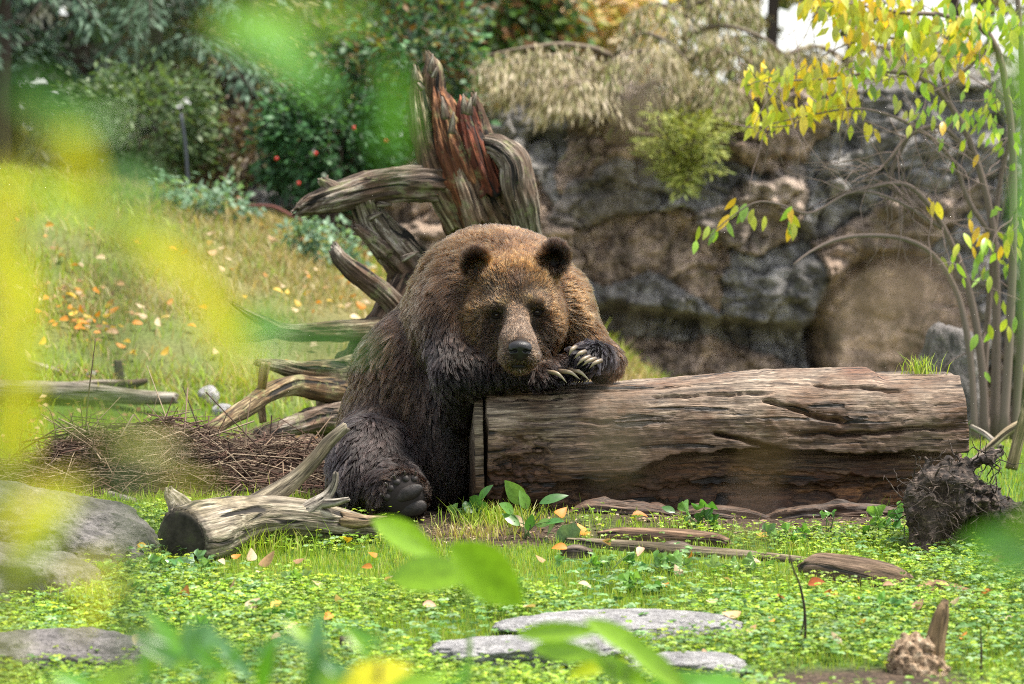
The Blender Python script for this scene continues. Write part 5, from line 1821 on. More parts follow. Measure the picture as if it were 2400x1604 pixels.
YEL = [(.68, .54, .05), (.62, .56, .07), (.52, .55, .06), (.40, .50, .06), (.74, .48, .05), (.50, .53, .10)]
GRN = [(.30, .50, .06), (.42, .52, .06), (.24, .40, .08)]
rng = np.random.RandomState(371)
sb = np.array([(2330 - 1200) / pxm(4.2), 4.2, Gz((2330 - 1200) / pxm(4.2), 4.2)])
sap = thing('sapling_clump', 'multi stemmed sapling with yellow leaves arching in front of the cliff', 'tree', tuple(sb))
SYp = sb[1]
stems = [
    [(2285, 1030, 0, 9), (2278, 880, 0, 8), (2262, 760, 0, 8), (2240, 680, 0, 7), (2190, 600, -.05, 6), (2120, 560, -.1, 6), (2030, 552, -.15, 5), (1960, 562, -.2, 5), (1900, 590, -.25, 3), (1860, 620, -.3, 2)],
    [(2310, 1030, .05, 11), (2300, 850, .05, 10), (2270, 680, .05, 9), (2215, 540, .0, 7), (2150, 450, -.1, 6), (2095, 430, -.1, 5), (2000, 450, -.1, 3)],
    [(2330, 1030, .1, 12), (2335, 800, .1, 11), (2330, 560, .1, 9), (2290, 380, .05, 8), (2230, 250, 0, 7), (2150, 180, -.05, 6), (2050, 170, -.1, 4), (1950, 185, -.15, 3), (1840, 190, -.2, 2), (1750, 200, -.2, 1.5)],
    [(2350, 1030, 0, 12), (2365, 800, 0, 11), (2375, 560, 0, 10), (2370, 300, 0, 9), (2330, 100, 0, 8), (2230, 40, -.05, 6), (2110, 30, -.1, 5), (2000, 10, -.1, 3), (1900, 0, -.15, 2)],
    [(2375, 1030, .1, 11), (2395, 780, .1, 10), (2405, 480, .1, 9), (2400, 200, .1, 8), (2380, -60, .1, 6)],
    [(2300, 1030, .2, 9), (2310, 820, .2, 8), (2325, 620, .2, 7), (2345, 420, .2, 6), (2390, 260, .2, 5)],
    [(2330, 560, .1, 7), (2270, 470, .05, 6), (2240, 390, 0, 5), (2190, 330, -.05, 5), (2110, 280, -.1, 4), (2010, 255, -.12, 3), (1900, 270, -.15, 2), (1770, 300, -.2, 1.5)],
    [(2290, 380, .05, 6), (2210, 300, 0, 5), (2130, 320, 0, 5), (2080, 380, -.05, 4), (2030, 420, -.05, 3)],
    [(2130, 320, 0, 4), (2090, 400, 0, 5), (2095, 440, 0, 4), (2150, 490, 0, 3)],
    [(2215, 540, 0, 5), (2100, 470, -.1, 4), (2000, 450, -.1, 3.5), (1900, 500, -.15, 3), (1830, 480, -.2, 2.5), (1770, 475, -.25, 2), (1700, 520, -.25, 1.5), (1650, 570, -.25, 1)],
    [(1830, 485, -.2, 2), (1858, 500, -.2, 1.5), (1850, 540, -.2, 1)],
    [(2230, 250, 0, 5), (2180, 120, -.05, 4), (2100, 90, -.1, 3), (2000, 100, -.12, 2), (1930, 130, -.15, 1.5)],
    [(2330, 100, 0, 5), (2280, 150, 0, 4), (2220, 200, -.05, 3), (2150, 230, -.1, 2)],
]
lines = []
for s in stems:
    q = smooth_line(pxline([(a, b_, SYp + dY, r) for a, b_, dY, r in s]), 30)
    lines.append((q[:, :3], np.maximum(q[:, 3], .002)))
for k, ln_ in enumerate(lines):
    V, F, cn = tubes([ln_], 7)
    obj('stem' if k < 6 else 'branch', V, F, M_twig, sap, counts=cn, col=np.tile(np.array([.17, .13, .11]), (len(V), 1)))
fine = []
for k in range(190):                                      # bare fine twigs
    i = rng.choice([1, 2, 3, 4, 5, 6, 7, 8])
    q = lines[i][0]
    p0 = q[rng.randint(8, 30)]
    d = norm(rng.normal(size=3) + np.array([-.5, 0, -.2]))
    pts = [p0]
    for w in range(5):
        d = norm(d + rng.normal(size=3) * .25 + np.array([0, 0, -.05]))
        pts.append(pts[-1] + d * rng.uniform(.05, .11))
    fine.append((np.array(pts), np.linspace(.0032, .001, 6)))
V, F, cn = tubes(fine, 4)
o = obj('fine_twigs', V, F, M_twig, sap, counts=cn, col=np.tile(np.array([.20, .15, .13]), (len(V), 1)))
o['kind'] = 'stuff'
# leaves: rows of (px range, py range, count, palette)
def leaf_row(x0, y0, x1, y1, n, pal, sy=16, size=(.07, .105), dY=-.15):
    for k in range(n):
        u = (k + rng.rand()) / n
        p = P(x0 + (x1 - x0) * u + rng.normal() * 6, y0 + (y1 - y0) * u + rng.normal() * sy, SYp + dY + rng.normal() * .08)
        place_leaf(lance, sap, p, np.array([rng.normal() * .35 - .1, rng.normal() * .35 - .25, -1.0]), (rng.normal() * .4, -1, .3), rng.uniform(*size), pick(rng, pal, 1)[0], rng, width=rng.uniform(.85, 1.2))
def leaf_mass(rows):
    A = [[] for _ in range(6)]
    for x0, y0, x1, y1, n, pal, sy in rows:
        u = rng.rand(n)
        pos = np.array([P(x0 + (x1 - x0) * t + rng.normal() * 8, y0 + (y1 - y0) * t + rng.normal() * sy, SYp + rng.normal() * .16) for t in u])
        for q, a in zip(A, (pos, norm(rng.normal(size=(n, 3)) * .4 + np.array([-.1, -.1, -1.0])), norm(rng.normal(size=(n, 3)) * .5 + np.array([0, -1.0, .3])), rng.uniform(.055, .095, n), rng.uniform(.022, .036, n), pick(rng, pal, n))):
            q.append(a)
    V, F, col = leaf_cloud(*[np.concatenate(q) for q in A])
    o = obj('leaves', V, F, M_leaf, sap, col=col, smooth=False)
    o['kind'] = 'stuff'
leaf_mass([(1745, 178, 2000, 165, 90, YEL, 18), (1760, 278, 2020, 225, 90, YEL[:4], 18), (1880, 0, 2140, 20, 120, YEL, 22), (1950, 60, 2090, 70, 40, YEL, 22), (2090, 40, 2330, 90, 150, YEL[1:] + GRN, 40), (2250, 0, 2440, 60, 70, GRN + YEL[2:4], 40), (2000, 150, 2200, 170, 40, GRN + YEL[2:4], 26), (2150, 200, 2400, 300, 70, GRN, 50), (2280, 560, 2420, 640, 30, GRN, 60)])
leaf_row(1745, 178, 1990, 165, 34, YEL, 14)
leaf_row(1760, 275, 2010, 225, 34, YEL[:4], 14)
leaf_row(1880, 5, 2130, 20, 34, YEL, 14)
leaf_row(1960, 50, 2080, 60, 14, YEL, 16)
leaf_row(2000, 155, 2160, 150, 14, GRN + YEL[2:4], 24)
leaf_row(2110, 30, 2310, 60, 34, YEL[1:] + GRN, 26)
leaf_row(2080, 90, 2290, 130, 22, YEL[1:] + GRN, 26)
leaf_row(2300, 10, 2400, 60, 16, GRN + YEL[2:4], 26)
leaf_row(2100, 220, 2330, 300, 20, GRN + YEL[3:], 36, (.06, .09))
leaf_row(1630, 560, 1700, 520, 6, GRN, 10)
leaf_row(1705, 485, 1790, 490, 9, YEL[2:] + GRN, 10)
leaf_row(1835, 500, 1870, 510, 7, YEL[2:] + GRN, 14)
leaf_row(2030, 290, 2060, 300, 3, YEL[:2], 6)
leaf_row(2170, 450, 2200, 470, 3, YEL[:2], 8)
leaf_row(2240, 545, 2400, 560, 16, YEL[2:] + GRN, 26, (.06, .1))
leaf_row(2200, 640, 2330, 600, 9, GRN, 24, (.05, .09))
leaf_row(2290, 760, 2400, 820, 8, GRN + YEL[2:4], 40, (.05, .09))
# ------------------------------------------------------------------ grass and clover
M_grass = leaf_mat('grass_blade', .5, .35)
def view_half(y):
    return 1200 / FPX * (y - CAM[1]) + .7

def scatter(rng, n, y0, y1, dens):
    y = rng.uniform(y0, y1, n)
    x = rng.uniform(-1, 1, n) * view_half(y)
    k = rng.rand(n) < dens(x, y)
    return x[k], y[k]

def blades(x, y, h, w, col, rng, lean=.45, z=None):
    n = len(x)
    z = G(x, y) - .004 if z is None else z
    a = rng.uniform(0, 2 * math.pi, n)
    d = v3(np.cos(a), np.sin(a), 0 * a)
    f = rng.uniform(0, 2 * math.pi, n)
    s = v3(np.cos(f), np.sin(f), 0 * f) * (w * .5)[:, None]
    p0 = v3(x, y, z)
    ln_ = (h * rng.uniform(.1, lean, n))[:, None]
    p1 = p0 + d * ln_ * .35 + v3(0 * h, 0 * h, h * .55)
    p2 = p0 + d * ln_ + v3(0 * h, 0 * h, h * rng.uniform(.8, 1.0, n))
    V = np.stack([p0 - s, p0 + s, p1 + s * .8, p1 - s * .8, p2], 1).reshape(-1, 3)
    i = np.arange(n)[:, None] * 5
    F = np.concatenate([i + np.array([[0, 1, 2]]), i + np.array([[0, 2, 3]]), i + np.array([[3, 2, 4]])])
    return V, F, np.repeat(col, 5, 0)

def stuff(name, label, cat, V, F, col, mat):
    o = obj(name, V, F, mat, origin=np.zeros(3), col=col, smooth=False)
    o['kind'] = 'stuff'
    tag(o, label, cat)
    return o

GR = [(.26, .40, .03), (.32, .46, .04), (.20, .32, .025), (.38, .48, .07), (.42, .42, .11)]
CL = [(.20, .34, .025), (.26, .40, .03), (.15, .27, .03), (.28, .40, .07), (.33, .42, .03), (.09, .18, .02)]
DRY = [(.34, .27, .12), (.28, .22, .10), (.42, .34, .17), (.22, .20, .07), (.20, .26, .05)]
rng = np.random.RandomState(401)
def clover_mask(x, y):
    n = fbm(v3(x * 1.6, y * 1.6, 0 * x), 3, 411)
    return np.clip(.55 + 1.6 * n + .25 * sstep(-.6, -1.6, y) - .5 * np.exp(-((x + .35) / .5) ** 2 - ((y + 1.3) / 1.0) ** 2), 0, 1)

_clear = []
for o_ in C.objects:
    if o_.parent is None and o_.type == 'MESH' and o_.name.split('.')[0] in ('long_stick', 'bark_slab', 'bark_scrap', 'driftwood_block', 'rotten_wood', 'flat_stone', 'boulder', 'grey_stick'):
        q = np.array([v.co[:] for v in o_.data.vertices])[::7] + np.array(o_.location)
        q = q[q[:, 2] > G(q[:, 0], q[:, 1]) - .005]
        _clear.append(q[:, :2])
_occ = np.zeros((200, 200), bool)          # 3 cm cells covered by stones and sticks
for q in _clear:
    i_, j_ = ((q[:, 0] + 3) / .03).astype(int), ((q[:, 1] + 4) / .03).astype(int)
    k_ = (i_ >= 0) & (i_ < 200) & (j_ >= 0) & (j_ < 200)
    _occ[i_[k_], j_[k_]] = True
    for dj in (1,):
        _occ[i_[k_], np.maximum(j_[k_] - dj, 0)] = True
def clear(x, y):
    i_, j_ = np.clip(((x + 3) / .03).astype(int), 0, 199), np.clip(((y + 4) / .03).astype(int), 0, 199)
    return np.where(_occ[i_, j_], .08, 1.0)
# near grass
x, y = scatter(rng, 170000, -3.6, .1, lambda x, y: soil_zone(x, y) * (1 - .72 * clover_mask(x, y)) * clear(x, y))
h = rng.gamma(6, .0046, len(x)) + .006
V, F, c = blades(x, y, h, rng.uniform(.0020, .0038, len(x)), pick(rng, GR, len(x)), rng)
# left middle grass and right background grass
x2, y2 = scatter(rng, 110000, .1, 4.2, lambda x, y: soil_zone(x, y) * np.where(x < -.2, 1.0, .25))
h2 = rng.gamma(6, .006, len(x2)) + .008
V2, F2, c2 = blades(x2, y2, h2, rng.uniform(.003, .005, len(x2)), pick(rng, GR, len(x2)), rng)
stuff('grass', 'short bright green grass around the log and driftwood', 'grass', np.vstack([V, V2]), np.vstack([F, F2 + len(V)]), np.vstack([c, c2]), M_grass)
# hillside turf
x, y = scatter(rng, 120000, 4.2, 9.8, lambda x, y: np.where(x < 1.3, 1.0, .3) * np.clip(.45 + fbm(v3(x * 3, y * 3, 0 * x), 2, 421), 0.08, 1))
dz = dry_zone(x, y)
isd = rng.rand(len(x)) < dz
c = np.where(isd[:, None], pick(rng, DRY, len(x)), pick(rng, GR, len(x)) * .85)
h = rng.gamma(5, .011, len(x)) + .015
V, F, c = blades(x, y, h, rng.uniform(.005, .009, len(x)), c, rng, lean=1.2)
stuff('hillside_turf', 'straw coloured and green turf on the sloping hillside', 'grass', V, F, c, M_grass)
# clover and buttercup cover
x, y = scatter(rng, 100000, -3.6, 0.0, lambda x, y: soil_zone(x, y) * clover_mask(x, y) * clear(x, y))
n = len(x)
hh = rng.gamma(5, .0060, n) + .006
base = v3(x, y, G(x, y) + hh)
sz = rng.uniform(.006, .0145, n)
bc_ = pick(rng, CL, n, .45) * (1 + .45 * fbm(v3(x * 2.3, y * 2.3, 0 * x), 3, 413))[:, None]
a0 = rng.uniform(0, 2 * math.pi, n)
tilt = rng.normal(size=(n, 3)) * .35 + np.array([0, -.25, 1.0])
pos, ax, nr, L_, W_, cc = [], [], [], [], [], []
for k in range(3):
    a = a0 + k * 2.094
    d = v3(np.cos(a), np.sin(a), rng.uniform(-.25, .35, n))
    pos.append(base)
    ax.append(d)
    nr.append(tilt)
    L_.append(sz * 1.15)
    W_.append(sz * 1.05)
    cc.append(bc_)
V, F, c = leaf_cloud(np.concatenate(pos), np.concatenate(ax), norm(np.concatenate(nr)), np.concatenate(L_), np.concatenate(W_), np.concatenate(cc))
stuff('clover', 'low clover and buttercup leaves carpeting the foreground', 'clover', V, F, c, M_leaf)
# larger blue green buttercup leaves in patches
x, y = scatter(rng, 9000, -3.6, -.3, lambda x, y: soil_zone(x, y) * clear(x, y) * sstep(-.05, .3, fbm(v3(x * 1.8, y * 1.8, 0 * x), 3, 431)))
n = len(x)
base = v3(x, y, G(x, y) + rng.uniform(.02, .06, n))
sz = rng.uniform(.014, .026, n)
bc_ = pick(rng, [(.12, .26, .07), (.17, .32, .10), (.24, .38, .17), (.09, .20, .05)], n, .35)
a0 = rng.uniform(0, 2 * math.pi, n)
tilt = rng.normal(size=(n, 3)) * .4 + np.array([0, -.4, 1.0])
V, F, c = leaf_cloud(np.concatenate([base] * 5), np.concatenate([v3(np.cos(a0 + q), np.sin(a0 + q), rng.uniform(-.2, .4, n)) for q in (0, .9, -.9, 1.9, -1.9)]), norm(np.concatenate([tilt] * 5)), np.concatenate([sz * f for f in (1.2, 1.1, 1.1, .9, .9)]), np.concatenate([sz * .6] * 5), np.concatenate([bc_] * 5))
stuff('buttercup_leaves', 'patches of blue green lobed leaves among the clover', 'leaves', V, F, c, M_leaf)
# brown leaf litter on the hillside
x, y = scatter(rng, 9000, 3.4, 9.6, lambda x, y: np.where(x < .9, 1.0, 0) * sstep(.0, .35, fbm(v3(x * .9, y * .9, 0 * x), 3, 433) + .12))
n = len(x)
V, F, c = leaf_cloud(v3(x, y, G(x, y) + rng.uniform(.02, .06, n)), norm(rng.normal(size=(n, 3)) * np.array([1, 1, .25])), np.tile([0, -.4, 1.0], (n, 1)) + rng.normal(size=(n, 3)) * .35, rng.uniform(.02, .05, n), rng.uniform(.014, .03, n), pick(rng, [(.22, .11, .05), (.34, .18, .08), (.14, .08, .045), (.42, .28, .14), (.28, .13, .06)], n))
stuff('hillside_litter', 'brown and tan leaf litter scattered over the hillside', 'litter', V, F, c, M_leaf)
# litter of tiny bark chips and straw on bare soil
x, y = scatter(rng, 26000, -.9, 3.8, lambda x, y: (1 - soil_zone(x, y)) * .9)
n = len(x)
V, F, c = leaf_cloud(v3(x, y, G(x, y) + .004), norm(rng.normal(size=(n, 3)) * np.array([1, 1, .12])), np.tile([0, 0, 1.0], (n, 1)) + rng.normal(size=(n, 3)) * .3, rng.uniform(.01, .05, n), rng.uniform(.003, .012, n), pick(rng, [(.14, .09, .06), (.28, .2, .13), (.08, .05, .035), (.36, .29, .2)], n))
stuff('litter', 'small bark chips and straw littering the bare soil', 'litter', V, F, c, M_twig)

# longer tufts: at the log end, by the driftwood, on the log
def tuft(px, py, n, h, spread, label, seed, z=None, pal=GR, group=None, name='grass_tuft'):
    r = np.random.RandomState(seed)
    g = on_ground(px, py) if z is None else z
    x = g[0] + r.normal(size=n) * spread
    y = g[1] + r.normal(size=n) * spread * .6
    zz = G(x, y) if z is None else np.full(n, g[2] - .008)
    V, F, c = blades(x, y, h * r.uniform(.45, 1.15, n), r.uniform(.003, .0055, n), pick(r, pal, n), r, lean=.9, z=zz)
    o = obj(name, V, F, M_grass, col=c, smooth=False)
    o['kind'] = 'stuff'
    return tag(o, label, 'grass', group)
tuft(1165, 1228, 420, .085, .09, 'bright grass tuft between the bear and the log end', 501)
tuft(1120, 1258, 260, .06, .10, 'yellowing grass tuft on the trodden soil below the log end', 502, pal=GR[3:] + DRY[:3])
tuft(610, 1300, 160, .12, .10, 'long grass blades growing under the pale driftwood', 503)
tuft(420, 1310, 120, .07, .08, 'grass tuft at the sawn end of the driftwood', 504)
tuft(215, 1430, 160, .12, .07, 'tall grass tuft at the side of the dark fronted boulder', 505, pal=GR[1:])
tuft(1585, 1235, 120, .06, .12, 'thin grass in front of the hollow of the log', 506)
tuft(1990, 1300, 200, .06, .16, 'pale grass between the long stick and the root clump', 507, pal=GR[2:])
tuft(2160, 878, 90, .085, .035, 'little green grass tuft sprouting on top of the log', 508, z=np.array([P(2160, 872, .55)[0], .55, P(2160, 872, .55)[2]]))
tuft(1440, 830, 120, .12, .08, 'green grass tuft behind the bear at the foot of the cliff', 509)

MARKS = []
for nm_, tx_ in (('driftwood_branch', 'the pale driftwood'), ('sawn_log', 'the thick log'), ('root_clump', 'the root clump'), ('rotten_stump', 'the rotten stump'), ('long_stick', 'the long stick'), ('bark_slab', 'the bark slab'), ('driftwood_block', 'the driftwood block'), ('boulder', 'the sloping boulder'), ('boulder.001', 'the dark boulder'), ('boulder.002', 'the low boulder'), ('flat_stone', 'the long stone slab'), ('flat_stone.002', 'the broad flat stone'), ('rotten_wood', 'the rotten wood'), ('stub_post', 'the brown stub'), ('twig_heap', 'the twig heap'), ('uprooted_stump', 'the uprooted stump'), ('hill_log', 'the pale hill log'), ('fallen_pole', 'the pale fallen pole'), ('short_stake', 'the short stake'), ('berry_bush', 'the berry bush'), ('metal_pole', 'the metal pole'), ('leafy_seedling', 'the bright seedling'), ('brown_bear', 'the bear'), ('round_stone', 'the pale oval stone')):
    o_ = bpy.data.objects.get(nm_)
    if o_ is not None:
        MARKS.append((np.array(o_.location), tx_))
def where(p):
    d = sorted((float(np.linalg.norm((p - q)[:2])), t) for q, t in MARKS)
    if d[0][0] < .35:
        return 'beside ' + d[0][1]
    return 'between ' + d[0][1] + ' and ' + d[1][1]
# ------------------------------------------------------------------ leafy weeds by the log
def lobed(name, lobes, depth, mat, teeth=3):
    n = lobes * 10 + 1
    a = np.linspace(-2.5, 2.5, n)
    r = 1 - depth * np.abs(np.sin(a * lobes * .5 / 2.5 * math.pi * .5 * 1.0)) ** .8
    r = (1 - depth * (.5 - .5 * np.cos(a / 2.5 * math.pi * lobes / 1.0))) * (1 - .10 * np.abs(np.sin(a * 9)))
    r *= .62 + .38 * np.cos(a * .45)
    V = [(0, 0, 0)] + [(math.sin(t) * q, .12 + math.cos(t) * q, .10 * math.sin(t * 5) - .18 * q * q) for t, q in zip(a, r * .5)]
    F = [(0, i + 1, i + 2) for i in range(n - 1)]
    return new_mesh(name, np.array(V), np.array(F)[:, ::-1], mat, smooth=False)
butter = lobed('buttercup_leaf', 3, .42, M_oleaf)
round_l = lobed('round_leaf', 1, .0, M_oleaf)
def weed(name, label, px, py, leaves, pal, seed, me=None, stem_col=(.10, .16, .05), group=None):
    r = np.random.RandomState(seed)
    g = on_ground(px, py)
    t = thing(name, label, 'weed', tuple(g), group)
    lines = []
    for (lx, ly, s, kind) in leaves:
        p = P(lx, ly, g[1] + r.normal() * .03 - .02)
        m = (g + p) / 2 + r.normal(size=3) * .012 + np.array([0, 0, .015])
        lines.append((smooth_line(np.array([g + r.normal(size=3) * np.array([.012, .012, 0]), m, p]), 7), np.linspace(.0024, .0014, 7)))
        me_ = {'b': butter, 'r': round_l, 'o': ovate, 'l': lance}[kind]
        d = norm(p - g)
        if kind in 'br':
            ax = np.array([r.normal() * .6, -.45, .35 + r.normal() * .35])
            up = (r.normal() * .3, -.9, .55)
        else:
            ax = np.array([d[0] * 1.4 + r.normal() * .3, -.3 + r.normal() * .2, .55 + r.normal() * .25])
            up = (r.normal() * .3, -.8, .6)
        place_leaf(me_, t, p - norm(ax) * s * .35, ax, up, s * (1.45 if kind in 'br' else 1.1), pick(r, pal, 1)[0], r)
    V, F, cn = tubes(lines, 5)
    obj('stems', V, F, M_twig, t, counts=cn, col=np.tile(np.array(stem_col), (len(V), 1)))['kind'] = 'stuff'
    return t
WG = [(.10, .28, .05), (.15, .34, .06), (.08, .22, .05), (.20, .38, .08)]
weed('buttercup_plant', 'buttercup plant with lobed leaves before the hollow of the log', 1640, 1240, [(1605, 1192, .075, 'b'), (1652, 1182, .085, 'b'), (1638, 1215, .06, 'b'), (1672, 1218, .06, 'b'), (1572, 1196, .05, 'o'), (1625, 1230, .05, 'b'), (1660, 1205, .06, 'b'), (1680, 1236, .045, 'b')], WG, 511)
weed('buttercup_plant', 'tall buttercup plant beside the tangled root clump', 2055, 1262, [(2052, 1202, .075, 'b'), (2100, 1210, .07, 'b'), (2035, 1250, .08, 'b'), (2082, 1232, .06, 'b'), (2110, 1185, .04, 'b'), (2065, 1225, .05, 'b'), (2115, 1245, .06, 'b'), (2020, 1268, .05, 'b'), (2090, 1255, .05, 'r')], WG, 512)
weed('buttercup_plant', 'low spreading buttercup plant under the middle of the log', 1850, 1272, [(1805, 1240, .055, 'b'), (1842, 1240, .055, 'b'), (1830, 1258, .05, 'b'), (1870, 1252, .05, 'b'), (1885, 1240, .045, 'b'), (1815, 1255, .05, 'b'), (1865, 1268, .045, 'r')], WG, 513)
weed('thin_weed', 'thin pale weed stalk with a small leaf cluster under the log', 1935, 1262, [(1942, 1203, .035, 'b'), (1955, 1200, .03, 'b'), (1930, 1206, .03, 'b'), (1920, 1238, .03, 'b')], WG[1:], 514)
weed('dock_plant', 'dock plant with upright pointed leaves at the corner of the log', 1235, 1262, [(1215, 1165, .11, 'o'), (1232, 1180, .075, 'o'), (1195, 1195, .07, 'o'), (1285, 1172, .10, 'l'), (1205, 1222, .07, 'o'), (1290, 1222, .08, 'l'), (1270, 1228, .06, 'o'), (1240, 1232, .06, 'o')], WG, 515)
weed('dock_plant', 'broad leaved weed between the bear and the log end', 1120, 1222, [(1118, 1178, .06, 'r'), (1062, 1195, .055, 'b'), (1130, 1160, .08, 'l'), (1100, 1190, .05, 'r'), (1090, 1205, .05, 'b'), (1138, 1198, .05, 'b')], WG, 516)
weed('buttercup_plant', 'pale buttercup plant against the sawn end of the driftwood', 470, 1338, [(445, 1315, .05, 'b'), (470, 1300, .05, 'b'), (490, 1312, .045, 'b'), (478, 1322, .05, 'b'), (455, 1330, .045, 'b')], [(.22, .36, .2), (.16, .3, .12)], 517)
weed('dock_plant', 'wide drooping weed leaf lying on the soil below the log corner', 1312, 1270, [(1285, 1250, .09, 'r'), (1330, 1255, .09, 'r')], [(.20, .32, .16)], 518)
rngw = np.random.RandomState(520)
for k, (px, py) in enumerate(((330, 1405), (500, 1480), (260, 1360), (650, 1470), (1420, 1345), (1560, 1345), (1720, 1350), (2050, 1440), (1480, 1390), (1180, 1400), (380, 1350), (700, 1380))):
    r_ = 34
    weed('buttercup_plant', 'buttercup plant in the clover carpet ' + where(on_ground(px, py)), px, py, [(px + rngw.normal() * r_, py - rngw.uniform(12, 38), rngw.uniform(.04, .06), 'b') for _ in range(7)], WG[1:] + [(.28, .42, .16)], 530 + k, group='buttercups in the clover carpet')

# ------------------------------------------------------------------ fallen leaves
fleaf = leaf_mesh('fallen_leaf', M_fallen, lambda u: .36 * math.sin(math.pi * min(1, u * .98 + .01)) ** .65 * (1.12 - .4 * u), nseg=8, bend=.25, fold=.5)
fleaf2 = leaf_mesh('fallen_leaf', M_fallen, lambda u: .33 * math.sin(math.pi * min(1, u * .98 + .01)) ** .7 * (1.15 - .4 * u), nseg=8, bend=-.35, fold=-.35)
FC = {'o': (.72, .28, .03), 'c': (.74, .56, .34), 'y': (.72, .46, .04), 't': (.66, .40, .20), 'r': (.50, .12, .03), 'p': (.70, .42, .28)}
FL = {'o': 'orange fallen leaf lying on the foreground clover', 'c': 'cream fallen leaf lying on the foreground clover', 'y': 'yellow fallen leaf lying on the foreground clover', 't': 'tan fallen leaf lying on the foreground clover', 'r': 'rust red fallen leaf lying on the foreground clover', 'p': 'pinkish fallen leaf lying on the foreground clover'}
rng = np.random.RandomState(601)
def fallen(px, py, k, size, label=None, group='fallen leaves on the clover', at=None, lift=.045):
    p = on_ground(px, py) if at is None else at
    a = rng.uniform(0, 2 * math.pi)
    ax = np.array([math.cos(a), math.sin(a) * .8, rng.normal() * .22 + .12])
    up = np.array([rng.normal() * .35, -.55 + rng.normal() * .3, 1.0])
    c_ = np.array(FC[k]) * rng.uniform(.55, 1.0)
    o = place_leaf(fleaf if rng.rand() < .5 else fleaf2, None, p + np.array([0, 0, lift]) - norm(ax) * size * .5, ax, up, size, c_, rng, 'fallen_leaf')
    if label is None or label.endswith('hillside'):
        cw = {'o': 'orange', 'c': 'cream', 'y': 'yellow', 't': 'tan', 'r': 'rust red', 'p': 'pinkish'}[k]
        label = ('small ' if size < .045 else 'large ' if size > .062 else '') + cw + (' fallen leaf on the hillside ' if label else ' fallen leaf on the clover ') + where(p)
    if len(label.split()) > 16:
        label = label.split(' and ')[0].replace('between', 'near')
    return tag(o, label, 'leaf', group)
for px, py, k, s in ((305, 1285, 'o', .065), (268, 1292, 'o', .05), (590, 1335, 'c', .06), (628, 1342, 't', .075), (552, 1334, 'o', .035), (610, 1370, 'c', .04), (615, 1392, 'c', .045),
                     (545, 1402, 'p', .05), (508, 1398, 'c', .045), (432, 1422, 'o', .08), (590, 1450, 'c', .065), (648, 1446, 'y', .05), (742, 1398, 'c', .05), (795, 1438, 'c', .05), (815, 1292, 'y', .05),
                     (872, 1330, 'o', .05), (860, 1358, 'o', .04), (985, 1412, 't', .055), (1008, 1450, 'p', .05), (998, 1371, 'o', .06), (1038, 1367, 'c', .045), (1312, 1312, 'o', .055), (1420, 1298, 'p', .06),
                     (1912, 1396, 'r', .06), (1946, 1422, 'o', .05), (2018, 1432, 'o', .045), (2345, 1342, 't', .07), (1716, 1472, 't', .06), (1760, 1508, 't', .04), (1656, 1578, 't', .075),
                     (1808, 1485, 'o', .03), (1706, 1392, 'c', .06), (1668, 1440, 'c', .06), (1590, 1370, 'c', .05), (2150, 1450, 'p', .05), (2255, 1520, 'o', .055), (475, 1556, 'p', .06), (640, 1528, 'c', .06),
                     (770, 1475, 'o', .045), (400, 1460, 'r', .05), (330, 1310, 'y', .045), (910, 1385, 'c', .04), (1120, 1385, 'y', .04), (1265, 1340, 't', .045), (1500, 1320, 'p', .045), (1560, 1400, 'o', .035),
                     (1370, 1400, 'c', .045), (1240, 1452, 'c', .05), (1620, 1330, 'o', .035), (1770, 1345, 'c', .04), (1830, 1430, 'o', .035), (2080, 1400, 'p', .04), (2310, 1420, 'o', .05), (2370, 1480, 'c', .045),
                     (2240, 1440, 'c', .04), (700, 1345, 't', .04), (520, 1345, 'c', .035), (690, 1500, 'p', .05), (1960, 1530, 'c', .045), (2020, 1490, 'y', .035), (1130, 1330, 'p', .04), (950, 1310, 'c', .035)):
    fallen(px, py, k, s)
GL_ = 'fallen leaves by the log'
fallen(1313, 1228, 'o', .065, 'orange fallen leaf standing on edge at the corner of the log', GL_, lift=.04)
fallen(1368, 1258, 'o', .065, 'orange fallen leaf beside the dark bark slab', GL_, lift=.02)
fallen(1500, 1225, 'o', .06, 'rusty orange fallen leaf behind the bark slab', GL_, lift=.03)
fallen(1790, 1266, 'y', .05, 'yellow orange fallen leaf under the middle of the log', GL_, lift=.02)
fallen(1218, 1250, 'c', .075, 'pale cream leaf with holes propped against the dock stems', GL_, lift=.04)
fallen(0, 0, 'c', .06, 'cream fallen leaf resting on the low boulder ledge', GL_, at=P(322, 1508, -2.55), lift=.02)
HL = {'o': 'orange fallen leaf on the sloping hillside', 'c': 'pale fallen leaf on the sloping hillside', 't': 'tan fallen leaf on the sloping hillside', 'y': 'yellow fallen leaf on the sloping hillside'}
for k in range(150):
    px = rng.uniform(20, 950)
    py = rng.uniform(560, 870) + (px - 500) * .06
    if rng.rand() < .4:
        px, py = rng.normal(240, 110), rng.normal(770, 45)
    elif rng.rand() < .4:
        px, py = rng.normal(790, 70), rng.normal(690, 50)
    if not (10 < px < 960 and 480 < py < 880):
        continue
    kk = rng.choice(['o', 'o', 'c', 't', 'y', 'c'])
    fallen(px, py, kk, rng.uniform(.03, .066), HL[kk], 'fallen leaves on the hillside')
for px, py in ((470, 1085), (610, 1100), (740, 1075), (530, 1145), (630, 1120)):
    fallen(px, py, 'o', .06, 'orange brown leaf caught on the twig heap', 'fallen leaves on the twig heap', lift=.10)
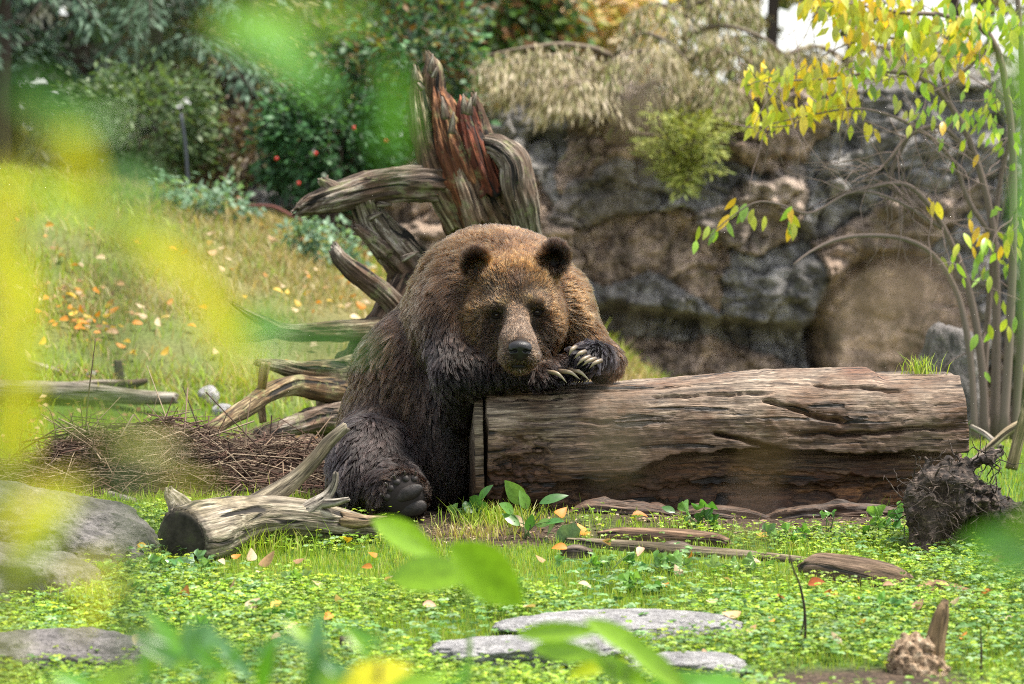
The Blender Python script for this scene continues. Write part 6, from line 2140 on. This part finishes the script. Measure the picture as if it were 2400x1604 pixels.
# ------------------------------------------------------------------ out-of-focus plants close to the camera
def shrub_front(name, label, base_px, Y, leaves, stems, cat='shrub', stem_col=(.10, .09, .05), me=None, seed=0):
    """leaves: (px, py, dY, length_px, angle_deg, colour, width); stems: pixel polylines with radius px; rooted at the terrain"""
    r = np.random.RandomState(seed)
    x = (base_px - 1200) / pxm(Y)
    g = np.array([x, Y, Gz(x, Y)])
    t = thing(name, label, cat, tuple(g))
    for row in stems:
        q = [np.append(P(a, b_, Y + dY), rr / pxm(Y)) for a, b_, dY, rr in row]
        f = q[0]
        root = np.array([g[0] * .5 + f[0] * .5, g[1] * .5 + f[1] * .5, Gz(g[0] * .5 + f[0] * .5, g[1] * .5 + f[1] * .5) - .02, f[3] * 1.3])
        q = smooth_line(np.array([root] + q), 24)
        V, F, cn = tubes([(q[:, :3], np.maximum(q[:, 3], .0008))], 6)
        obj('stem', V, F, M_twig, t, counts=cn, col=np.tile(np.array(stem_col), (len(V), 1)))
    for (px, py, dY, lpx, ang, colr, wd) in leaves:
        a = math.radians(ang)
        s = lpx / pxm(Y + dY)
        d = np.array([math.cos(a), r.normal() * .25, math.sin(a)])
        p = P(px, py, Y + dY) - norm(d) * s * .5
        place_leaf(me or ovate, t, p, d, (r.normal() * .2, -1.0, .45), s, colr, r, width=wd)
    return t

YE = (.74, .66, .02)
YG = (.46, .54, .02)
LG = (.24, .42, .02)
MG = (.13, .34, .025)
DG = (.07, .20, .03)
BR = (.13, .085, .06)
# bright green seedling with large leaves, bottom centre
shrub_front('leafy_seedling', 'bright green large leaved seedling in front of the bear foot', 1090, -6.3,
            [(960, 1262, 0, 215, -28, LG, .62), (1010, 1345, -.05, 220, 8, LG, .75), (1150, 1352, -.1, 260, -40, LG, .85)],
            [[(1100, 1604, 0, 7), (1098, 1480, 0, 5), (1085, 1380, 0, 4), (1040, 1310, 0, 3)], [(1098, 1480, 0, 4), (1090, 1400, 0, 4), (1080, 1330, 0, 3)]], stem_col=(.16, .26, .05), seed=1)
shrub_front('leafy_seedling', 'bright green pointed leaved seedling over the flat stones', 1450, -6.6,
            [(1310, 1480, 0, 200, 5, LG, .42), (1330, 1528, 0, 170, -5, LG, .55), (1470, 1505, 0, 230, -28, LG, .45), (1540, 1560, -.1, 200, -35, LG, .5), (1460, 1575, 0, 160, -25, LG, .6), (1400, 1560, .1, 140, 20, YG, .5), (1600, 1600, 0, 180, 10, MG, .6), (1700, 1604, 0, 160, -8, MG, .6)],
            [[(1440, 1640, 0, 6), (1420, 1560, 0, 4), (1380, 1500, 0, 3)], [(1460, 1640, 0, 6), (1500, 1570, 0, 4), (1520, 1520, 0, 3)]], stem_col=(.2, .3, .06), seed=2)
# low blurred greens at the lower left
rg = np.random.RandomState(77)
lv = []
for k in range(46):
    px = rg.uniform(330, 900)
    py = rg.uniform(1470, 1640) + max(0, (px - 760)) * .15
    lv.append((px, py, rg.uniform(-.4, .4), rg.uniform(70, 150), rg.choice([70, 110, 40, 140, 90]) + rg.normal() * 14, [MG, DG, (.10, .24, .09), (.14, .30, .12), LG][rg.randint(5)], .5))
shrub_front('fern_clump', 'soft green feathery plant clump at the foot of the view below the driftwood', 600, -7.8, lv, [[(500, 1660, 0, 5), (510, 1540, 0, 3)], [(640, 1660, 0, 5), (660, 1520, 0, 3)], [(760, 1660, 0, 5), (750, 1500, 0, 3)]], cat='plant', seed=3)
shrub_front('yellow_leaf_plant', 'plant with one rounded yellow leaf below the bright seedling', 880, -8.6, [(880, 1585, 0, 170, 20, YE, .9), (800, 1604, 0, 130, -10, LG, .6), (980, 1600, 0, 150, 10, LG, .6), (270, 1590, 0, 150, 30, LG, .6), (180, 1600, 0, 130, 150, MG, .6), (1080, 1590, 0, 100, 60, MG, .4)],
            [[(890, 1680, 0, 6), (885, 1620, 0, 4)]], seed=4)
# yellow leaved shrub close by on the left
shrub_front('yellow_shrub', 'yellow leaved shrub blurred at the left edge of the view', 40, -11.95,
            [(10, 520, 0, 330, 80, YE, 0.49), (25, 760, .05, 360, 92, YE, 0.54), (30, 980, 0, 330, 85, YE, 0.54), (10, 1130, 0, 220, 70, YG, 0.49), (55, 640, .1, 260, 105, YG, 0.39),
             (190, 380, 0, 240, -60, YE, 0.49), (140, 470, .05, 200, -20, YG, 0.49), (290, 545, 0, 260, -38, YG, 0.37), (450, 640, 0, 300, -40, YE, 0.49), (535, 790, 0, 280, -52, YE, 0.47),
             (380, 560, .15, 220, -30, YG, 0.30), (60, 880, .1, 240, 60, (.34, .42, .02), 0.49), (200, 960, .2, 260, 8, (.15, .22, .02), 0.34), (100, 1260, .1, 260, 60, YG, 0.39), (140, 1180, .2, 200, 20, (.40, .42, .05), 0.30),
             (330, 1040, .3, 200, 170, (.5, .46, .06), 0.27), (420, 1130, .3, 220, 170, (.5, .46, .06), 0.23), (230, 1400, .6, 200, 60, YE, 0.21), (200, 1330, .5, 190, 30, (.5, .46, .06), 0.34), (80, 1190, 0, 260, 45, YE, 0.39)],
            [[(20, 1700, 0, 18), (15, 1200, 0, 14), (0, 800, 0, 12), (20, 500, 0, 8), (140, 350, 0, 5)], [(10, 820, 0, 8), (160, 470, 0, 6), (330, 560, 0, 5), (500, 720, 0, 4), (600, 860, 0, 3)]], stem_col=(.3, .3, .05), seed=5)
shrub_front('green_leaf_branch', 'green leaved branch blurred in front of the dark conifers', 330, -12.0,
            [(130, 250, 0, 260, -25, DG, .55), (210, 285, 0, 200, 10, MG, .45), (640, 95, 0, 300, -10, MG, .6), (700, 160, .1, 240, -30, MG, .5), (600, 40, .1, 260, 15, LG, .4), (760, 40, .1, 260, 10, LG, .35), (930, 240, .2, 230, -80, MG, .42), (900, 330, .2, 160, -70, DG, .5),
             (640, 790, .3, 260, 5, MG, .40), (760, 800, .3, 240, -5, DG, .4), (620, 740, .3, 180, 20, MG, .4), (330, 430, .3, 260, -10, DG, .4)],
            [[(330, 1800, 0, 16), (300, 1000, 0, 10), (250, 500, 0, 8), (180, 270, 0, 5), (110, 240, 0, 3)], [(300, 900, 0, 6), (520, 820, .2, 5), (700, 795, .3, 4)], [(255, 520, 0, 6), (420, 200, 0, 5), (620, 80, 0, 4), (780, 60, .1, 3), (930, 200, .2, 3)]], stem_col=(.08, .12, .04), seed=6)
# brown withered leaves close to the lens
shrub_front('withered_stem', 'withered brown leaves on a stalk blurred in front of the log', 1600, -12.2,
            [(1500, 225, 0, 190, 85, BR, .5), (1490, 330, 0, 130, 95, (.16, .09, .05), .4), (1440, 1020, 0, 230, 88, (.17, .125, .10), .36), (1790, 1070, 0, 190, 70, (.11, .06, .03), .38), (1770, 1210, 0, 150, 95, (.10, .055, .04), .55), (1830, 1040, 0, 140, 20, (.11, .065, .03), .3)],
            [[(1600, 2000, 0, 5), (1610, 1500, 0, 3), (1780, 1150, 0, 2)], [(1600, 1560, 0, 3), (1480, 1100, 0, 2), (1470, 700, 0, 2), (1495, 250, 0, 2)]], stem_col=(.16, .10, .06), seed=7)
shrub_front('withered_stem', 'withered brown leaves on a stalk blurred before the cliff hollow', 2130, -12.2,
            [(2060, 700, 0, 260, 25, (.20, .13, .085), .38), (2170, 660, 0, 230, -5, (.19, .125, .08), .34), (2110, 760, 0, 180, 60, (.19, .125, .08), .32)],
            [[(2200, 2000, 0, 5), (2190, 1300, 0, 3), (2150, 800, 0, 2), (2100, 680, 0, 2)]], stem_col=(.2, .14, .09), seed=8)
# right edge greens
shrub_front('green_edge_shrub', 'bright green shrub blurred at the right edge of the view', 2440, -11.4,
            [(2410, 130, 0, 260, 75, LG, .5), (2430, 220, 0, 200, 100, (.2, .42, .03), .5), (2425, 420, 0, 300, 85, MG, .4), (2420, 560, .1, 260, 95, MG, .4), (2435, 690, .1, 220, 80, MG, .35), (2330, 1260, .6, 170, 20, MG, .6), (2385, 1290, .6, 170, -25, DG, .7), (2370, 1330, .6, 150, 10, MG, .5), (2330, 1310, .6, 130, -40, LG, .4), (2395, 1230, .6, 140, 60, LG, .45)],
            [[(2430, 1800, 0, 14), (2430, 1200, 0, 11), (2410, 700, 0, 8), (2400, 300, 0, 6), (2395, 60, 0, 4)], [(2430, 1400, 0, 6), (2390, 1300, .5, 4)]], stem_col=(.12, .2, .05), seed=9)
